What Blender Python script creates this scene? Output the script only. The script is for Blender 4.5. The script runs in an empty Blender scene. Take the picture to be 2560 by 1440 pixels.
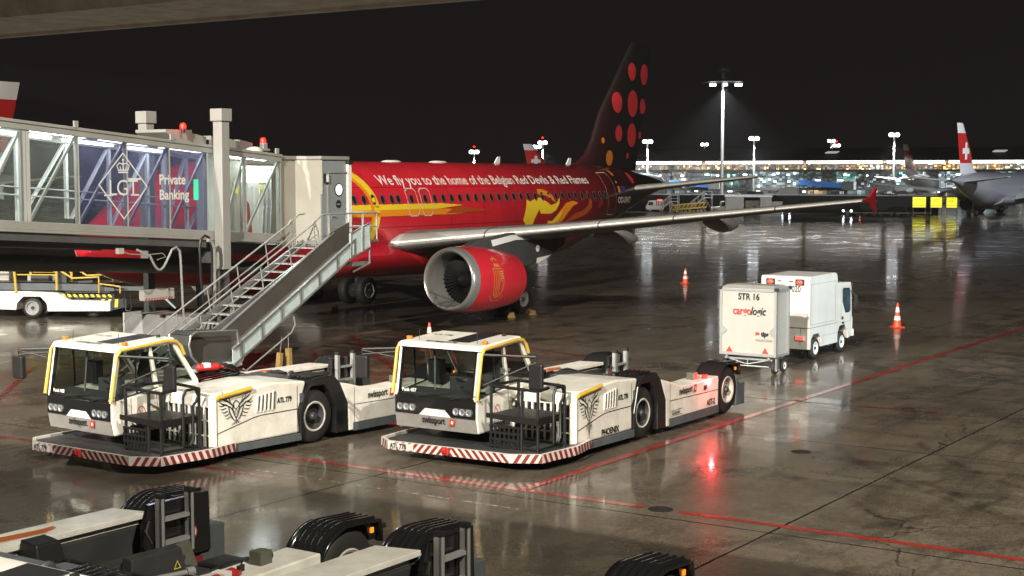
import bpy, bmesh, math, random
from mathutils import Vector, Matrix
from mathutils.geometry import tessellate_polygon
random.seed(7)
S = bpy.context.scene
C = S.collection
R = math.radians

# ------------------------------------------------------------------ camera, sky, lamps, exposure
cam = bpy.data.objects.new('camera', bpy.data.cameras.new('camera'))
C.objects.link(cam)
cam.location = (0, 0, 5.25)
cam.rotation_euler = (R(90 - 4.297), 0, 0)
cam.data.sensor_width = 36
cam.data.lens = 52.03
cam.data.clip_start = 0.1
cam.data.clip_end = 3000
S.camera = cam
S.view_settings.view_transform = 'Standard'
S.view_settings.look = 'None'
S.view_settings.exposure = 0
S.view_settings.gamma = 1
S.cycles.max_bounces = 8
S.cycles.transparent_max_bounces = 24
S.cycles.caustics_reflective = False
S.cycles.caustics_refractive = False
S.cycles.sample_clamp_indirect = 6
W = bpy.data.worlds.new('World')
S.world = W
W.use_nodes = True
nt = W.node_tree
bgn = nt.nodes['Background']
bgn.inputs[1].default_value = 1.0
# night sky: very dark, the city glow a little brighter and browner low down (by real elevation)
geo = nt.nodes.new('ShaderNodeNewGeometry')
sep = nt.nodes.new('ShaderNodeSeparateXYZ')
nt.links.new(geo.outputs['Incoming'], sep.inputs[0])
mr = nt.nodes.new('ShaderNodeMapRange')
mr.inputs[1].default_value = 0.0
mr.inputs[2].default_value = -0.5
nt.links.new(sep.outputs[2], mr.inputs[0])
crn = nt.nodes.new('ShaderNodeValToRGB')
crn.color_ramp.elements[0].color = (0.0055, 0.0042, 0.0042, 1)
crn.color_ramp.elements[1].color = (0.0030, 0.0023, 0.0024, 1)
nt.links.new(mr.outputs[0], crn.inputs[0])
nt.links.new(crn.outputs[0], bgn.inputs[0])

def spot(name, loc, aim, power, col, size, blend=0.4, rad=0.35, spec=1.0):
    l = bpy.data.lights.new(name, 'SPOT')
    l.energy = power; l.color = col; l.spot_size = R(size); l.spot_blend = blend
    l.shadow_soft_size = rad; l.specular_factor = spec
    o = bpy.data.objects.new(name, l); C.objects.link(o)
    o.location = loc
    d = Vector(aim) - Vector(loc)
    o.rotation_euler = d.to_track_quat('-Z', 'Y').to_euler()
    return o
# apron floodlights out of view; the last three are added to brighten single aircraft
spot('floodlight', (16, -10, 34), (3, 36, 0.5), 100000, (1.0, 0.92, 0.76), 80)
spot('floodlight', (-22, -36, 35), (-2, 46, 3), 420000, (1.0, 0.93, 0.80), 60)
spot('floodlight', (40, 22, 9), (9.0, 42.6, 1.2), 62000, (0.76, 0.92, 1.0), 16, 0.8, 0.3)
spot('floodlight', (-46, -12, 30), (1, 58, 5), 240000, (1.0, 0.93, 0.82), 34)  # added to brighten the red fuselage and its tail
spot('floodlight', (82, 120, 26), (60, 196, 3), 210000, (0.88, 0.94, 1.0), 34)  # added off to the right to brighten the parked airliner
spot('floodlight', (-92, 200, 22), (6, 292, 8), 500000, (1.0, 0.97, 0.92), 11)  # narrow beam added to brighten the far red and white tail
# added fill lamp, unseen below the viewer, aimed up to brighten the overhang
spot('overhang_fill', (0, 1.5, 2.2), (-3.5, 10.5, 6.3), 330, (1.0, 0.92, 0.78), 110, 0.8, 1.0)

# ------------------------------------------------------------------ helpers
ROT = R(56.4)                       # the stand's axis: aircraft, bridge, tractors, joints all follow it
A = Vector((0.5534, 0.8329, 0)); P = Vector((-0.8329, 0.5534, 0))
N0 = Vector((-13.04, 44.3, 0))      # below the nose of the red aircraft

class MB:
    def __init__(s): s.bm = bmesh.new(); s.mi = 0
    def _f(s, vs):
        try:
            f = s.bm.faces.new(vs); f.material_index = s.mi; return f
        except ValueError: return None
    def poly(s, pts): return s._f([s.bm.verts.new(p) for p in pts])
    def box(s, x0, x1, y0, y1, z0, z1):
        v = [s.bm.verts.new((x, y, z)) for x in (x0, x1) for y in (y0, y1) for z in (z0, z1)]
        for q in ((0, 1, 3, 2), (4, 6, 7, 5), (0, 4, 5, 1), (2, 3, 7, 6), (0, 2, 6, 4), (1, 5, 7, 3)):
            s._f([v[i] for i in q])
        return s
    def hexa(s, lo, hi):            # two loops of 4 points
        a = [s.bm.verts.new(p) for p in lo]; b = [s.bm.verts.new(p) for p in hi]; n = len(a)
        s._f(a[::-1]); s._f(b)
        for i in range(n): s._f([a[i], a[(i+1) % n], b[(i+1) % n], b[i]])
        return s
    def prism(s, poly, axis, lo, hi):   # poly in the two other axes (order x,y,z)
        def mk(p, t):
            if axis == 'x': return (t, p[0], p[1])
            if axis == 'y': return (p[0], t, p[1])
            return (p[0], p[1], t)
        a = [s.bm.verts.new(mk(p, lo)) for p in poly]; b = [s.bm.verts.new(mk(p, hi)) for p in poly]
        n = len(a)
        tri = tessellate_polygon([[Vector((p[0], p[1], 0)) for p in poly]])
        for t in tri:
            s._f([a[i] for i in t]); s._f([b[i] for i in t[::-1]])
        for i in range(n): s._f([a[i], a[(i+1) % n], b[(i+1) % n], b[i]])
        return s
    def bar(s, p0, p1, w, h=None):      # square bar
        h = h or w
        p0 = Vector(p0); p1 = Vector(p1); d = (p1 - p0).normalized()
        up = Vector((0, 0, 1)) if abs(d.z) < 0.95 else Vector((1, 0, 0))
        sx = d.cross(up).normalized() * (w / 2); sy = sx.cross(d).normalized() * (h / 2)
        q = [-sx - sy, sx - sy, sx + sy, -sx + sy]
        return s.hexa([p0 + t for t in q], [p1 + t for t in q])
    def cyl(s, p0, p1, r, r2=None, n=16, caps=True):
        r2 = r if r2 is None else r2
        p0 = Vector(p0); p1 = Vector(p1); d = (p1 - p0).normalized()
        up = Vector((0, 0, 1)) if abs(d.z) < 0.95 else Vector((1, 0, 0))
        sx = d.cross(up).normalized(); sy = sx.cross(d).normalized()
        a = []; b = []
        for i in range(n):
            t = 2 * math.pi * i / n; k = sx * math.cos(t) + sy * math.sin(t)
            a.append(s.bm.verts.new(p0 + k * r)); b.append(s.bm.verts.new(p1 + k * r2))
        for i in range(n): s._f([a[i], a[(i+1) % n], b[(i+1) % n], b[i]])
        if caps: s._f(a[::-1]); s._f(b)
        return s
    def tube(s, pts, r, n=8, caps=True):
        pts = [Vector(p) for p in pts]; rings = []
        ref = None
        for i, p in enumerate(pts):
            d = ((pts[i] - pts[i-1]).normalized() if i else Vector()) + ((pts[i+1] - pts[i]).normalized() if i < len(pts) - 1 else Vector())
            d = d.normalized() if d.length > 1e-6 else Vector((0, 0, 1))
            if ref is None or abs(ref.dot(d)) > 0.95:
                ref = Vector((0, 0, 1)) if abs(d.z) < 0.9 else Vector((1, 0, 0))
            sx = d.cross(ref).normalized(); sy = sx.cross(d).normalized(); ref = sy
            rings.append([s.bm.verts.new(p + (sx * math.cos(2*math.pi*k/n) + sy * math.sin(2*math.pi*k/n)) * r) for k in range(n)])
        for a, b in zip(rings, rings[1:]):
            for k in range(n): s._f([a[k], a[(k+1) % n], b[(k+1) % n], b[k]])
        if caps: s._f(rings[0][::-1]); s._f(rings[-1])
        return s
    def lathe(s, prof, o, d, n=32, close=False):   # prof: (t along d, radius)
        o = Vector(o); d = Vector(d).normalized()
        up = Vector((0, 0, 1)) if abs(d.z) < 0.95 else Vector((1, 0, 0))
        sx = d.cross(up).normalized(); sy = sx.cross(d).normalized(); rings = []
        for t, r in prof:
            rings.append([s.bm.verts.new(o + d * t + (sx * math.cos(2*math.pi*k/n) + sy * math.sin(2*math.pi*k/n)) * max(r, 1e-4)) for k in range(n)])
        m = len(rings)
        for i in range(m if close else m - 1):
            a, b = rings[i], rings[(i+1) % m]
            for k in range(n): s._f([a[k], a[(k+1) % n], b[(k+1) % n], b[k]])
        return s
    def loft(s, secs, caps=True):
        rings = [[s.bm.verts.new(p) for p in sec] for sec in secs]; n = len(rings[0])
        for a, b in zip(rings, rings[1:]):
            for k in range(n): s._f([a[k], a[(k+1) % n], b[(k+1) % n], b[k]])
        if caps: s._f(rings[0][::-1]); s._f(rings[-1])
        return s
    def ball(s, c, r, n=12, sx=1, sy=1, sz=1):
        c = Vector(c); rings = []
        for i in range(1, n // 2):
            t = math.pi * i / (n // 2)
            rings.append([s.bm.verts.new(c + Vector((sx*r*math.sin(t)*math.cos(2*math.pi*k/n), sy*r*math.sin(t)*math.sin(2*math.pi*k/n), sz*r*math.cos(t)))) for k in range(n)])
        for a, b in zip(rings, rings[1:]):
            for k in range(n): s._f([a[k], a[(k+1) % n], b[(k+1) % n], b[k]])
        s._f(rings[0][::-1]); s._f(rings[-1])
        return s
    def build(s, name, mats, parent=None, label=None, smooth=False, bevel=0, weld=False, keep=False):
        if weld: bmesh.ops.remove_doubles(s.bm, verts=s.bm.verts, dist=0.0005)
        if not keep: bmesh.ops.recalc_face_normals(s.bm, faces=s.bm.faces)
        me = bpy.data.meshes.new(name); s.bm.to_mesh(me); s.bm.free()
        for m in (mats if isinstance(mats, (list, tuple)) else [mats]): me.materials.append(m)
        if smooth:
            me.polygons.foreach_set('use_smooth', [True] * len(me.polygons))
            me.set_sharp_from_angle(angle=R(38 if smooth is True else smooth))
        o = bpy.data.objects.new(name, me); C.objects.link(o)
        if parent: o.parent = parent
        if label: o['label'] = label
        if bevel:
            b = o.modifiers.new('bevel', 'BEVEL'); b.width = bevel; b.segments = 2; b.limit_method = 'ANGLE'; b.angle_limit = R(35)
            b.harden_normals = False
        return o

def thing(name, label, cat, loc=(0, 0, 0), rot=0, group=None):
    o = bpy.data.objects.new(name, None); C.objects.link(o)
    o.location = loc; o.rotation_euler = (0, 0, rot); o.empty_display_size = 0.3
    o['label'] = label; o['category'] = cat
    if group: o['group'] = group
    return o
def tag(o, label, cat, group=None):
    o['label'] = label; o['category'] = cat
    if group: o['group'] = group
    return o
def struct(o, kind='structure'): o['kind'] = kind; return o
def copy_tree(o, parent=None):
    c = o.copy(); C.objects.link(c)
    if parent: c.parent = parent
    for ch in list(o.children): copy_tree(ch, c)
    return c
def inst(o, parent, loc=None, rot=None):
    c = copy_tree(o, parent)
    if loc is not None: c.location = loc
    if rot is not None: c.rotation_euler = rot
    return c

# flat shapes laid on surfaces
def text2d(body, size, align='LEFT', shear=0, bold=0, spacing=1.0):
    cu = bpy.data.curves.new('t', 'FONT'); cu.body = body; cu.size = size; cu.align_x = align
    cu.shear = shear; cu.offset = bold; cu.space_character = spacing; cu.resolution_u = 3
    o = bpy.data.objects.new('t', cu); C.objects.link(o)
    dg = bpy.context.evaluated_depsgraph_get()
    me = bpy.data.meshes.new_from_object(o.evaluated_get(dg))
    vs = [(v.co.x, v.co.y) for v in me.vertices]; fs = [tuple(p.vertices) for p in me.polygons]
    bpy.data.objects.remove(o); bpy.data.curves.remove(cu); bpy.data.meshes.remove(me)
    return vs, fs
def decal(name, mat, parent, shapes, fn, step=0, stepx=0, label=None):
    """shapes: list of (verts2d, faces) or polygons (list of 2d points); fn maps (x, y) to 3D"""
    bm = bmesh.new()
    for sh in shapes:
        if isinstance(sh, tuple): vs, fs = sh
        else:
            vs = sh; fs = tessellate_polygon([[Vector((p[0], p[1], 0)) for p in sh]])
        bv = [bm.verts.new((p[0], p[1], 0)) for p in vs]
        for f in fs:
            try: bm.faces.new([bv[i] for i in f])
            except ValueError: pass
    for st, ax in ((step, 1), (stepx, 0)):
        if not st: continue
        lo = min(v.co[ax] for v in bm.verts); hi = max(v.co[ax] for v in bm.verts)
        t = math.floor(lo / st) * st + st
        while t < hi:
            nrm = Vector((0, 1, 0)) if ax else Vector((1, 0, 0))
            bmesh.ops.bisect_plane(bm, geom=bm.verts[:] + bm.edges[:] + bm.faces[:], plane_co=nrm * t, plane_no=nrm)
            t += st
    for v in bm.verts: v.co = Vector(fn(v.co.x, v.co.y))
    me = bpy.data.meshes.new(name); bm.to_mesh(me); bm.free()
    me.materials.append(mat)
    o = bpy.data.objects.new(name, me); C.objects.link(o); o.parent = parent
    if label: o['label'] = label
    return o
def flat(o, dx, dy):
    o = Vector(o); dx = Vector(dx); dy = Vector(dy)
    return lambda x, y: o + dx * x + dy * y
def stroke(pts, w):
    """a tapering brush stroke: polygon round a polyline; w: widths"""
    L = []; Rr = []
    for i, p in enumerate(pts):
        a = pts[max(i-1, 0)]; b = pts[min(i+1, len(pts)-1)]
        d = Vector((b[0]-a[0], b[1]-a[1])); d = d.normalized() if d.length else Vector((1, 0))
        k = w[i] / 2
        L.append((p[0] - d.y * k, p[1] + d.x * k)); Rr.append((p[0] + d.y * k, p[1] - d.x * k))
    vs = L + Rr; n = len(pts)
    return (vs, [(i, i+1, n+i+1, n+i) for i in range(n-1)])
def ringshape(cx, cy, r0, r1, n=28, sx=1.0, a0=0, a1=360):
    vs = []; m = n if a1 - a0 >= 360 else n + 1
    for i in range(m):
        t = R(a0 + (a1 - a0) * i / n)
        vs += [(cx + sx*r0*math.cos(t), cy + r0*math.sin(t)), (cx + sx*r1*math.cos(t), cy + r1*math.sin(t))]
    fs = [(2*i, 2*i+1, (2*i+3) % (2*m), (2*i+2) % (2*m)) for i in range(n)]
    return (vs, fs)
def disc(cx, cy, r, n=24, sx=1.0):
    return [(cx + sx*r*math.cos(2*math.pi*i/n), cy + r*math.sin(2*math.pi*i/n)) for i in range(n)]
def rect(x0, x1, y0, y1): return [(x0, y0), (x1, y0), (x1, y1), (x0, y1)]
def outline(poly, w):
    n = len(poly); vs = []
    cx = sum(p[0] for p in poly)/n; cy = sum(p[1] for p in poly)/n
    for p in poly:
        d = Vector((p[0]-cx, p[1]-cy)); k = 1 - w / max(d.length, 0.01)
        vs += [p, (cx + d.x*k, cy + d.y*k)]
    return (vs, [(2*i, 2*i+1, (2*i+3) % (2*n), (2*i+2) % (2*n)) for i in range(n)])

# ------------------------------------------------------------------ materials
def mat(name, col, rough=0.5, metal=0.0, coat=0.0, var=0.0, scale=3.0, emit=0.0, bump=0.0, bscale=40, spec=0.5, ecol=None):
    m = bpy.data.materials.new(name); m.use_nodes = True; t = m.node_tree
    b = t.nodes['Principled BSDF']
    b.inputs['Base Color'].default_value = (*col, 1); b.inputs['Roughness'].default_value = rough
    b.inputs['Metallic'].default_value = metal; b.inputs['Coat Weight'].default_value = coat
    b.inputs['Coat Roughness'].default_value = 0.08; b.inputs['Specular IOR Level'].default_value = spec
    if emit:
        b.inputs['Emission Color'].default_value = (*(ecol or col), 1); b.inputs['Emission Strength'].default_value = emit
    if var or bump:
        tc = t.nodes.new('ShaderNodeTexCoord')
    if var:                                    # grime: uneven tone and gloss
        nz = t.nodes.new('ShaderNodeTexNoise'); nz.inputs['Scale'].default_value = scale; nz.inputs['Detail'].default_value = 7
        nz.inputs['Roughness'].default_value = 0.65
        t.links.new(tc.outputs['Object'], nz.inputs['Vector'])
        cr = t.nodes.new('ShaderNodeValToRGB')
        k = 1 - var
        cr.color_ramp.elements[0].position = 0.3; cr.color_ramp.elements[1].position = 0.62
        cr.color_ramp.elements[0].color = (col[0]*k, col[1]*k*0.98, col[2]*k*0.94, 1); cr.color_ramp.elements[1].color = (*col, 1)
        t.links.new(nz.outputs['Fac'], cr.inputs[0]); t.links.new(cr.outputs[0], b.inputs['Base Color'])
        mp = t.nodes.new('ShaderNodeMapRange'); mp.inputs[3].default_value = min(1, rough*1.35); mp.inputs[4].default_value = rough*0.75
        t.links.new(nz.outputs['Fac'], mp.inputs[0]); t.links.new(mp.outputs[0], b.inputs['Roughness'])
    if bump:
        n2 = t.nodes.new('ShaderNodeTexNoise'); n2.inputs['Scale'].default_value = bscale; n2.inputs['Detail'].default_value = 4
        t.links.new(tc.outputs['Object'], n2.inputs['Vector'])
        bp = t.nodes.new('ShaderNodeBump'); bp.inputs['Strength'].default_value = bump; bp.inputs['Distance'].default_value = 0.01
        t.links.new(n2.outputs['Fac'], bp.inputs['Height']); t.links.new(bp.outputs[0], b.inputs['Normal'])
    return m
def glass(name, tint, refl=0.12, rough=0.02, tcol=None, film=0.35):
    m = bpy.data.materials.new(name); m.use_nodes = True; t = m.node_tree; t.nodes.clear()
    out = t.nodes.new('ShaderNodeOutputMaterial'); mx = t.nodes.new('ShaderNodeMixShader')
    tr = t.nodes.new('ShaderNodeBsdfTransparent'); tr.inputs[0].default_value = (*tint, 1)
    gl = t.nodes.new('ShaderNodeBsdfGlossy'); gl.inputs['Roughness'].default_value = rough
    lw = t.nodes.new('ShaderNodeLayerWeight'); lw.inputs[0].default_value = refl
    t.links.new(lw.outputs['Fresnel'], mx.inputs[0]); t.links.new(tr.outputs[0], mx.inputs[1]); t.links.new(gl.outputs[0], mx.inputs[2])
    t.links.new(mx.outputs[0], out.inputs[0])
    if tcol:                                   # a printed film: part paint, part see-through
        d0 = t.nodes.new('ShaderNodeBsdfDiffuse'); d0.inputs[0].default_value = (*tcol, 1)
        d1 = t.nodes.new('ShaderNodeBsdfTranslucent'); d1.inputs[0].default_value = (*tcol, 1)
        df = t.nodes.new('ShaderNodeAddShader'); t.links.new(d0.outputs[0], df.inputs[0]); t.links.new(d1.outputs[0], df.inputs[1])
        m2 = t.nodes.new('ShaderNodeMixShader'); m2.inputs[0].default_value = film
        tc = t.nodes.new('ShaderNodeTexCoord'); nz = t.nodes.new('ShaderNodeTexNoise'); nz.inputs['Scale'].default_value = 1.3; nz.inputs['Detail'].default_value = 5
        t.links.new(tc.outputs['Object'], nz.inputs['Vector'])
        mr_ = t.nodes.new('ShaderNodeMapRange'); mr_.inputs[1].default_value = .3; mr_.inputs[2].default_value = .7; mr_.inputs[3].default_value = film * .55; mr_.inputs[4].default_value = film * 1.4
        t.links.new(nz.outputs['Fac'], mr_.inputs[0]); t.links.new(mr_.outputs[0], m2.inputs[0])
        t.links.new(mx.outputs[0], m2.inputs[1]); t.links.new(df.outputs[0], m2.inputs[2]); t.links.new(m2.outputs[0], out.inputs[0])
    return m
def lamp(name, col, strength):
    return mat(name, col, 0.4, emit=strength)

M = {}
M['white'] = mat('tractor_white_paint', (0.83, 0.81, 0.75), 0.36, coat=0.4, var=0.26, scale=2.4)
M['white2'] = mat('clean_white_paint', (0.70, 0.69, 0.655), 0.3, coat=0.4, var=0.16, scale=1.2)
M['offwhite'] = mat('trailer_panel', (0.42, 0.41, 0.385), 0.4, coat=0.2, var=0.10, scale=1.5)
M['yellow'] = mat('yellow_paint', (0.62, 0.42, 0.06), 0.4, coat=0.2, var=0.25, scale=5)
M['black'] = mat('black_plastic', (0.016, 0.016, 0.017), 0.45, var=0.3, scale=4)
M['gloss'] = mat('gloss_black', (0.012, 0.012, 0.013), 0.12, coat=0.5)
M['fender'] = mat('wet_black_fender', (0.013, 0.013, 0.014), 0.16, coat=0.6)
M['rubber'] = mat('tyre_rubber', (0.022, 0.021, 0.02), 0.62, var=0.35, scale=6, bump=0.3)
M['dark'] = mat('dark_grey_steel', (0.045, 0.047, 0.05), 0.45, var=0.35, scale=2.5)
M['slate'] = mat('slate_skirt', (0.10, 0.115, 0.13), 0.5, var=0.35, scale=2)
M['olive'] = mat('olive_plate', (0.10, 0.105, 0.08), 0.6, var=0.3, scale=4)
M['grey'] = mat('grey_paint', (0.30, 0.31, 0.31), 0.45, var=0.2, scale=1.5)
M['lgrey'] = mat('bridge_grey_paint', (0.29, 0.29, 0.275), 0.42, var=0.18, scale=0.9)
M['beige'] = mat('bridge_beige_panel', (0.38, 0.365, 0.32), 0.5, var=0.15, scale=0.8)
M['doorgrey'] = mat('blue_grey_door', (0.24, 0.275, 0.295), 0.45, var=0.15, scale=1.5)
M['dgrey'] = mat('dark_bridge_steel', (0.085, 0.088, 0.088), 0.4, var=0.3, scale=0.9)
M['galv'] = mat('galvanised_steel', (0.48, 0.50, 0.50), 0.38, metal=0.75, var=0.3, scale=2.2)
M['galvp'] = mat('galvanised_panel', (0.62, 0.74, 0.78), 0.4, metal=0.1, var=0.22, scale=3)
M['alu'] = mat('aluminium', (0.38, 0.385, 0.385), 0.35, metal=0.3, var=0.15, scale=3)
M['belt'] = mat('slide_lining', (0.085, 0.078, 0.07), 0.35, var=0.25, scale=1.2)
M['chrome'] = mat('polished_lip', (0.34, 0.33, 0.32), 0.28, metal=0.6, var=0.12, scale=2)
M['headlight'] = mat('headlamp_lens', (0.55, 0.57, 0.6), 0.08, metal=0.6, coat=1)
M['amber'] = mat('amber_lens', (0.55, 0.18, 0.02), 0.2, coat=0.6)
M['amberlit'] = lamp('lit_amber_lamp', (0.9, 0.30, 0.02), 0.7)
M['redlit'] = lamp('lit_red_beacon', (1.0, 0.008, 0.004), 11)
M['redtail'] = lamp('lit_tail_lamp', (1.0, 0.05, 0.03), 3.0)
M['blue'] = mat('blue_beacon', (0.05, 0.05, 0.30), 0.15, coat=1)
M['red'] = mat('signal_red', (0.45, 0.03, 0.025), 0.45, var=0.15, scale=5)
M['stripe'] = mat('stripe_red', (0.22, 0.022, 0.022), 0.5, var=0.25, scale=6)
M['stripew'] = mat('stripe_white', (0.62, 0.57, 0.54), 0.45, var=0.15, scale=6)
M['orange'] = mat('orange_hose', (0.36, 0.10, 0.025), 0.55)
M['cone'] = mat('cone_orange_red', (0.75, 0.075, 0.03), 0.45, var=0.15, scale=8)
M['conew'] = mat('cone_reflective_white', (0.75, 0.74, 0.72), 0.4)
M['wood'] = mat('chock_wood', (0.42, 0.28, 0.10), 0.7, var=0.35, scale=12)
M['ink'] = mat('black_lettering', (0.02, 0.02, 0.022), 0.45)
M['inkred'] = mat('red_lettering', (0.42, 0.05, 0.03), 0.45)
M['letterw'] = mat('white_lettering', (0.75, 0.74, 0.72), 0.45)
M['windscreen'] = glass('cab_glass', (0.58, 0.62, 0.59), 0.10)
M['clearglass'] = glass('tunnel_glass', (0.88, 0.92, 0.90), 0.08, tcol=(0.17, 0.18, 0.165), film=0.16)
M['blueglass'] = glass('printed_blue_glass', (0.50, 0.50, 0.64), 0.08, tcol=(0.055, 0.058, 0.105), film=0.40)
M['matte'] = mat('matte_black_paint', (0.008, 0.008, 0.0085), 0.5)
M['seat'] = mat('seat_fabric', (0.05, 0.05, 0.055), 0.8)
M['concrete'] = mat('overhang_concrete', (0.24, 0.22, 0.19), 0.8, var=0.35, scale=7, bump=0.5, bscale=60)

# ------------------------------------------------------------------ the apron: wet concrete slabs
def ground_material():
    m = bpy.data.materials.new('wet_concrete'); m.use_nodes = True; t = m.node_tree; L = t.links
    b = t.nodes['Principled BSDF']
    N = t.nodes.new
    tc = N('ShaderNodeTexCoord')
    def noise(scale, detail=5, rough=0.55, vec=None):
        n = N('ShaderNodeTexNoise'); n.inputs['Scale'].default_value = scale; n.inputs['Detail'].default_value = detail
        n.inputs['Roughness'].default_value = rough
        L.new(vec or tc.outputs['Object'], n.inputs['Vector']); return n.outputs['Fac']
    def ramp(f, p0, p1, c0, c1):
        r = N('ShaderNodeValToRGB'); r.color_ramp.elements[0].position = p0; r.color_ramp.elements[1].position = p1
        r.color_ramp.elements[0].color = (*c0, 1); r.color_ramp.elements[1].color = (*c1, 1)
        L.new(f, r.inputs[0]); return r.outputs[0]
    def rng(f, a, bb, c, d):
        r = N('ShaderNodeMapRange'); r.inputs[1].default_value = a; r.inputs[2].default_value = bb; r.inputs[3].default_value = c; r.inputs[4].default_value = d
        L.new(f, r.inputs[0]); return r.outputs[0]
    def math_(op, a, bb=None):
        n = N('ShaderNodeMath'); n.operation = op
        for i, x in enumerate((a, bb)):
            if x is None: continue
            if isinstance(x, (int, float)): n.inputs[i].default_value = x
            else: L.new(x, n.inputs[i])
        return n.outputs[0]
    def mix(f, a, bb, mode='MIX'):
        n = N('ShaderNodeMix'); n.data_type = 'RGBA'; n.blend_type = mode
        if isinstance(f, (int, float)): n.inputs[0].default_value = f
        else: L.new(f, n.inputs[0])
        for i, x in ((6, a), (7, bb)):
            if isinstance(x, tuple): n.inputs[i].default_value = (*x, 1)
            else: L.new(x, n.inputs[i])
        return n.outputs[2]
    big = noise(0.16, 6, 0.6); mid = noise(0.9, 6, 0.6); fine = noise(26, 3, 0.7); speck = noise(75, 2, 0.7)
    st = N('ShaderNodeMapping'); st.inputs['Scale'].default_value = (0.25, 1.5, 1); st.inputs['Rotation'].default_value = (0, 0, 0.35)
    L.new(tc.outputs['Object'], st.inputs[0]); streak = noise(1.4, 5, 0.6, st.outputs[0])
    base = ramp(big, 0.32, 0.68, (0.062, 0.050, 0.038), (0.135, 0.111, 0.084))
    base = mix(rng(mid, 0.44, 0.58, 0, 0.75), base, (0.040, 0.032, 0.024))
    st2 = N('ShaderNodeMapping'); st2.inputs['Scale'].default_value = (1.0, .22, 1); st2.inputs['Rotation'].default_value = (0, 0, -.25); L.new(tc.outputs['Object'], st2.inputs[0])
    base = mix(rng(noise(2.6, 6, .65, st2.outputs[0]), 0.52, 0.66, 0, 0.6), base, (0.165, 0.138, 0.106))
    base = mix(rng(streak, 0.50, 0.62, 0, 0.80), base, (0.030, 0.024, 0.018))
    base = mix(rng(fine, 0.35, 0.65, 0.0, 0.75), base, (0.150, 0.123, 0.093))
    base = mix(rng(noise(11, 5, 0.65), 0.42, 0.62, 0.0, 0.42), base, (0.030, 0.024, 0.019))
    base = mix(rng(speck, 0.62, 0.74, 0.0, 0.7), base, (0.26, 0.225, 0.18))
    # slab joints every 7.5 m, slightly ragged
    sx = N('ShaderNodeSeparateXYZ'); L.new(tc.outputs['Object'], sx.inputs[0])
    wob = math_('MULTIPLY', math_('SUBTRACT', noise(3.0, 3), 0.5), 0.05)
    ds = []
    for i in (0, 1):
        v = math_('ADD', sx.outputs[i], wob)
        ds.append(math_('PINGPONG', v, 3.75))
    d = math_('MINIMUM', ds[0], ds[1])
    joint = rng(d, 0.012, 0.03, 1.0, 0.0)
    joint = math_('MULTIPLY', joint, rng(mid, 0.25, 0.45, 0.35, 1.0))
    edge = math_('MULTIPLY', rng(d, 0.02, 0.45, 0.45, 0.0), rng(fine, 0.45, 0.6, 0, 1))
    base = mix(edge, base, (0.16, 0.14, 0.115))
    base = mix(joint, base, (0.008, 0.007, 0.006))
    # tyre sweeps and hairline cracks
    for cx_, cy_, r_, w_ in ((-6, 8, 12, .16), (-6, 8, 13.9, .16), (14, -9, 11, .14), (14, -9, 12.7, .14), (9, 14, 17, .18), (9, 14, 18.8, .18), (30, 2, 24, .2), (30, 2, 26, .2)):
        sv = N('ShaderNodeVectorMath'); sv.operation = 'DISTANCE'; sv.inputs[1].default_value = (cx_, cy_, 0); L.new(tc.outputs['Object'], sv.inputs[0])
        dd = math_('ABSOLUTE', math_('SUBTRACT', sv.outputs['Value'], r_))
        base = mix(math_('MULTIPLY', rng(dd, w_ * .4, w_, .42, 0.0), rng(streak, .40, .58, 0.0, 1.0)), base, (.022, .018, .015))
    vo = N('ShaderNodeTexVoronoi'); vo.feature = 'DISTANCE_TO_EDGE'; vo.inputs['Scale'].default_value = .22
    wv = N('ShaderNodeVectorMath'); wv.operation = 'ADD'; nzv = N('ShaderNodeTexNoise'); nzv.inputs['Scale'].default_value = 1.6; nzv.inputs['Detail'].default_value = 5
    L.new(tc.outputs['Object'], nzv.inputs['Vector']); sc_ = N('ShaderNodeVectorMath'); sc_.operation = 'SCALE'; sc_.inputs['Scale'].default_value = .9; L.new(nzv.outputs['Color'], sc_.inputs[0])
    L.new(tc.outputs['Object'], wv.inputs[0]); L.new(sc_.outputs[0], wv.inputs[1]); L.new(wv.outputs[0], vo.inputs['Vector'])
    crack = math_('MULTIPLY', rng(vo.outputs['Distance'], .002, .006, .8, 0.0), rng(big, .50, .58, 0.0, 1.0))
    base = mix(crack, base, (.010, .008, .007))
    L.new(base, b.inputs['Base Color'])
    # water: a film everywhere, pools where the slabs sag
    pool = rng(noise(0.28, 4, 0.55), 0.46, 0.60, 0.0, 1.0)
    pool2 = rng(mid, 0.40, 0.62, 0.0, 1.0)
    wet = math_('MULTIPLY', pool, pool2)
    rg = math_('SUBTRACT', rng(fine, 0.3, 0.7, 0.30, 0.40), math_('MULTIPLY', wet, 0.25))
    rg = math_('ADD', rg, math_('MULTIPLY', joint, 0.3))
    L.new(rg, b.inputs['Roughness'])
    b.inputs['IOR'].default_value = 1.36; b.inputs['Specular IOR Level'].default_value = 0.1
    L.new(rng(wet, 0, 1, 0.40, 1.0), b.inputs['Coat Weight']); b.inputs['Coat IOR'].default_value = 1.33
    L.new(rng(wet, 0, 1, 0.085, 0.03), b.inputs['Coat Roughness'])
    h = math_('ADD', math_('MULTIPLY', noise(0.55, 3), 0.09), math_('MULTIPLY', noise(5.5, 5, 0.62), 0.026))
    h = math_('SUBTRACT', h, math_('MULTIPLY', joint, 0.01))
    bp = N('ShaderNodeBump'); bp.inputs['Strength'].default_value = 0.15; bp.inputs['Distance'].default_value = 0.35
    L.new(h, bp.inputs['Height']); L.new(bp.outputs[0], b.inputs['Coat Normal'])
    h2 = math_('ADD', math_('MULTIPLY', speck, 0.006), math_('MULTIPLY', noise(5, 4), 0.02))
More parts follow.
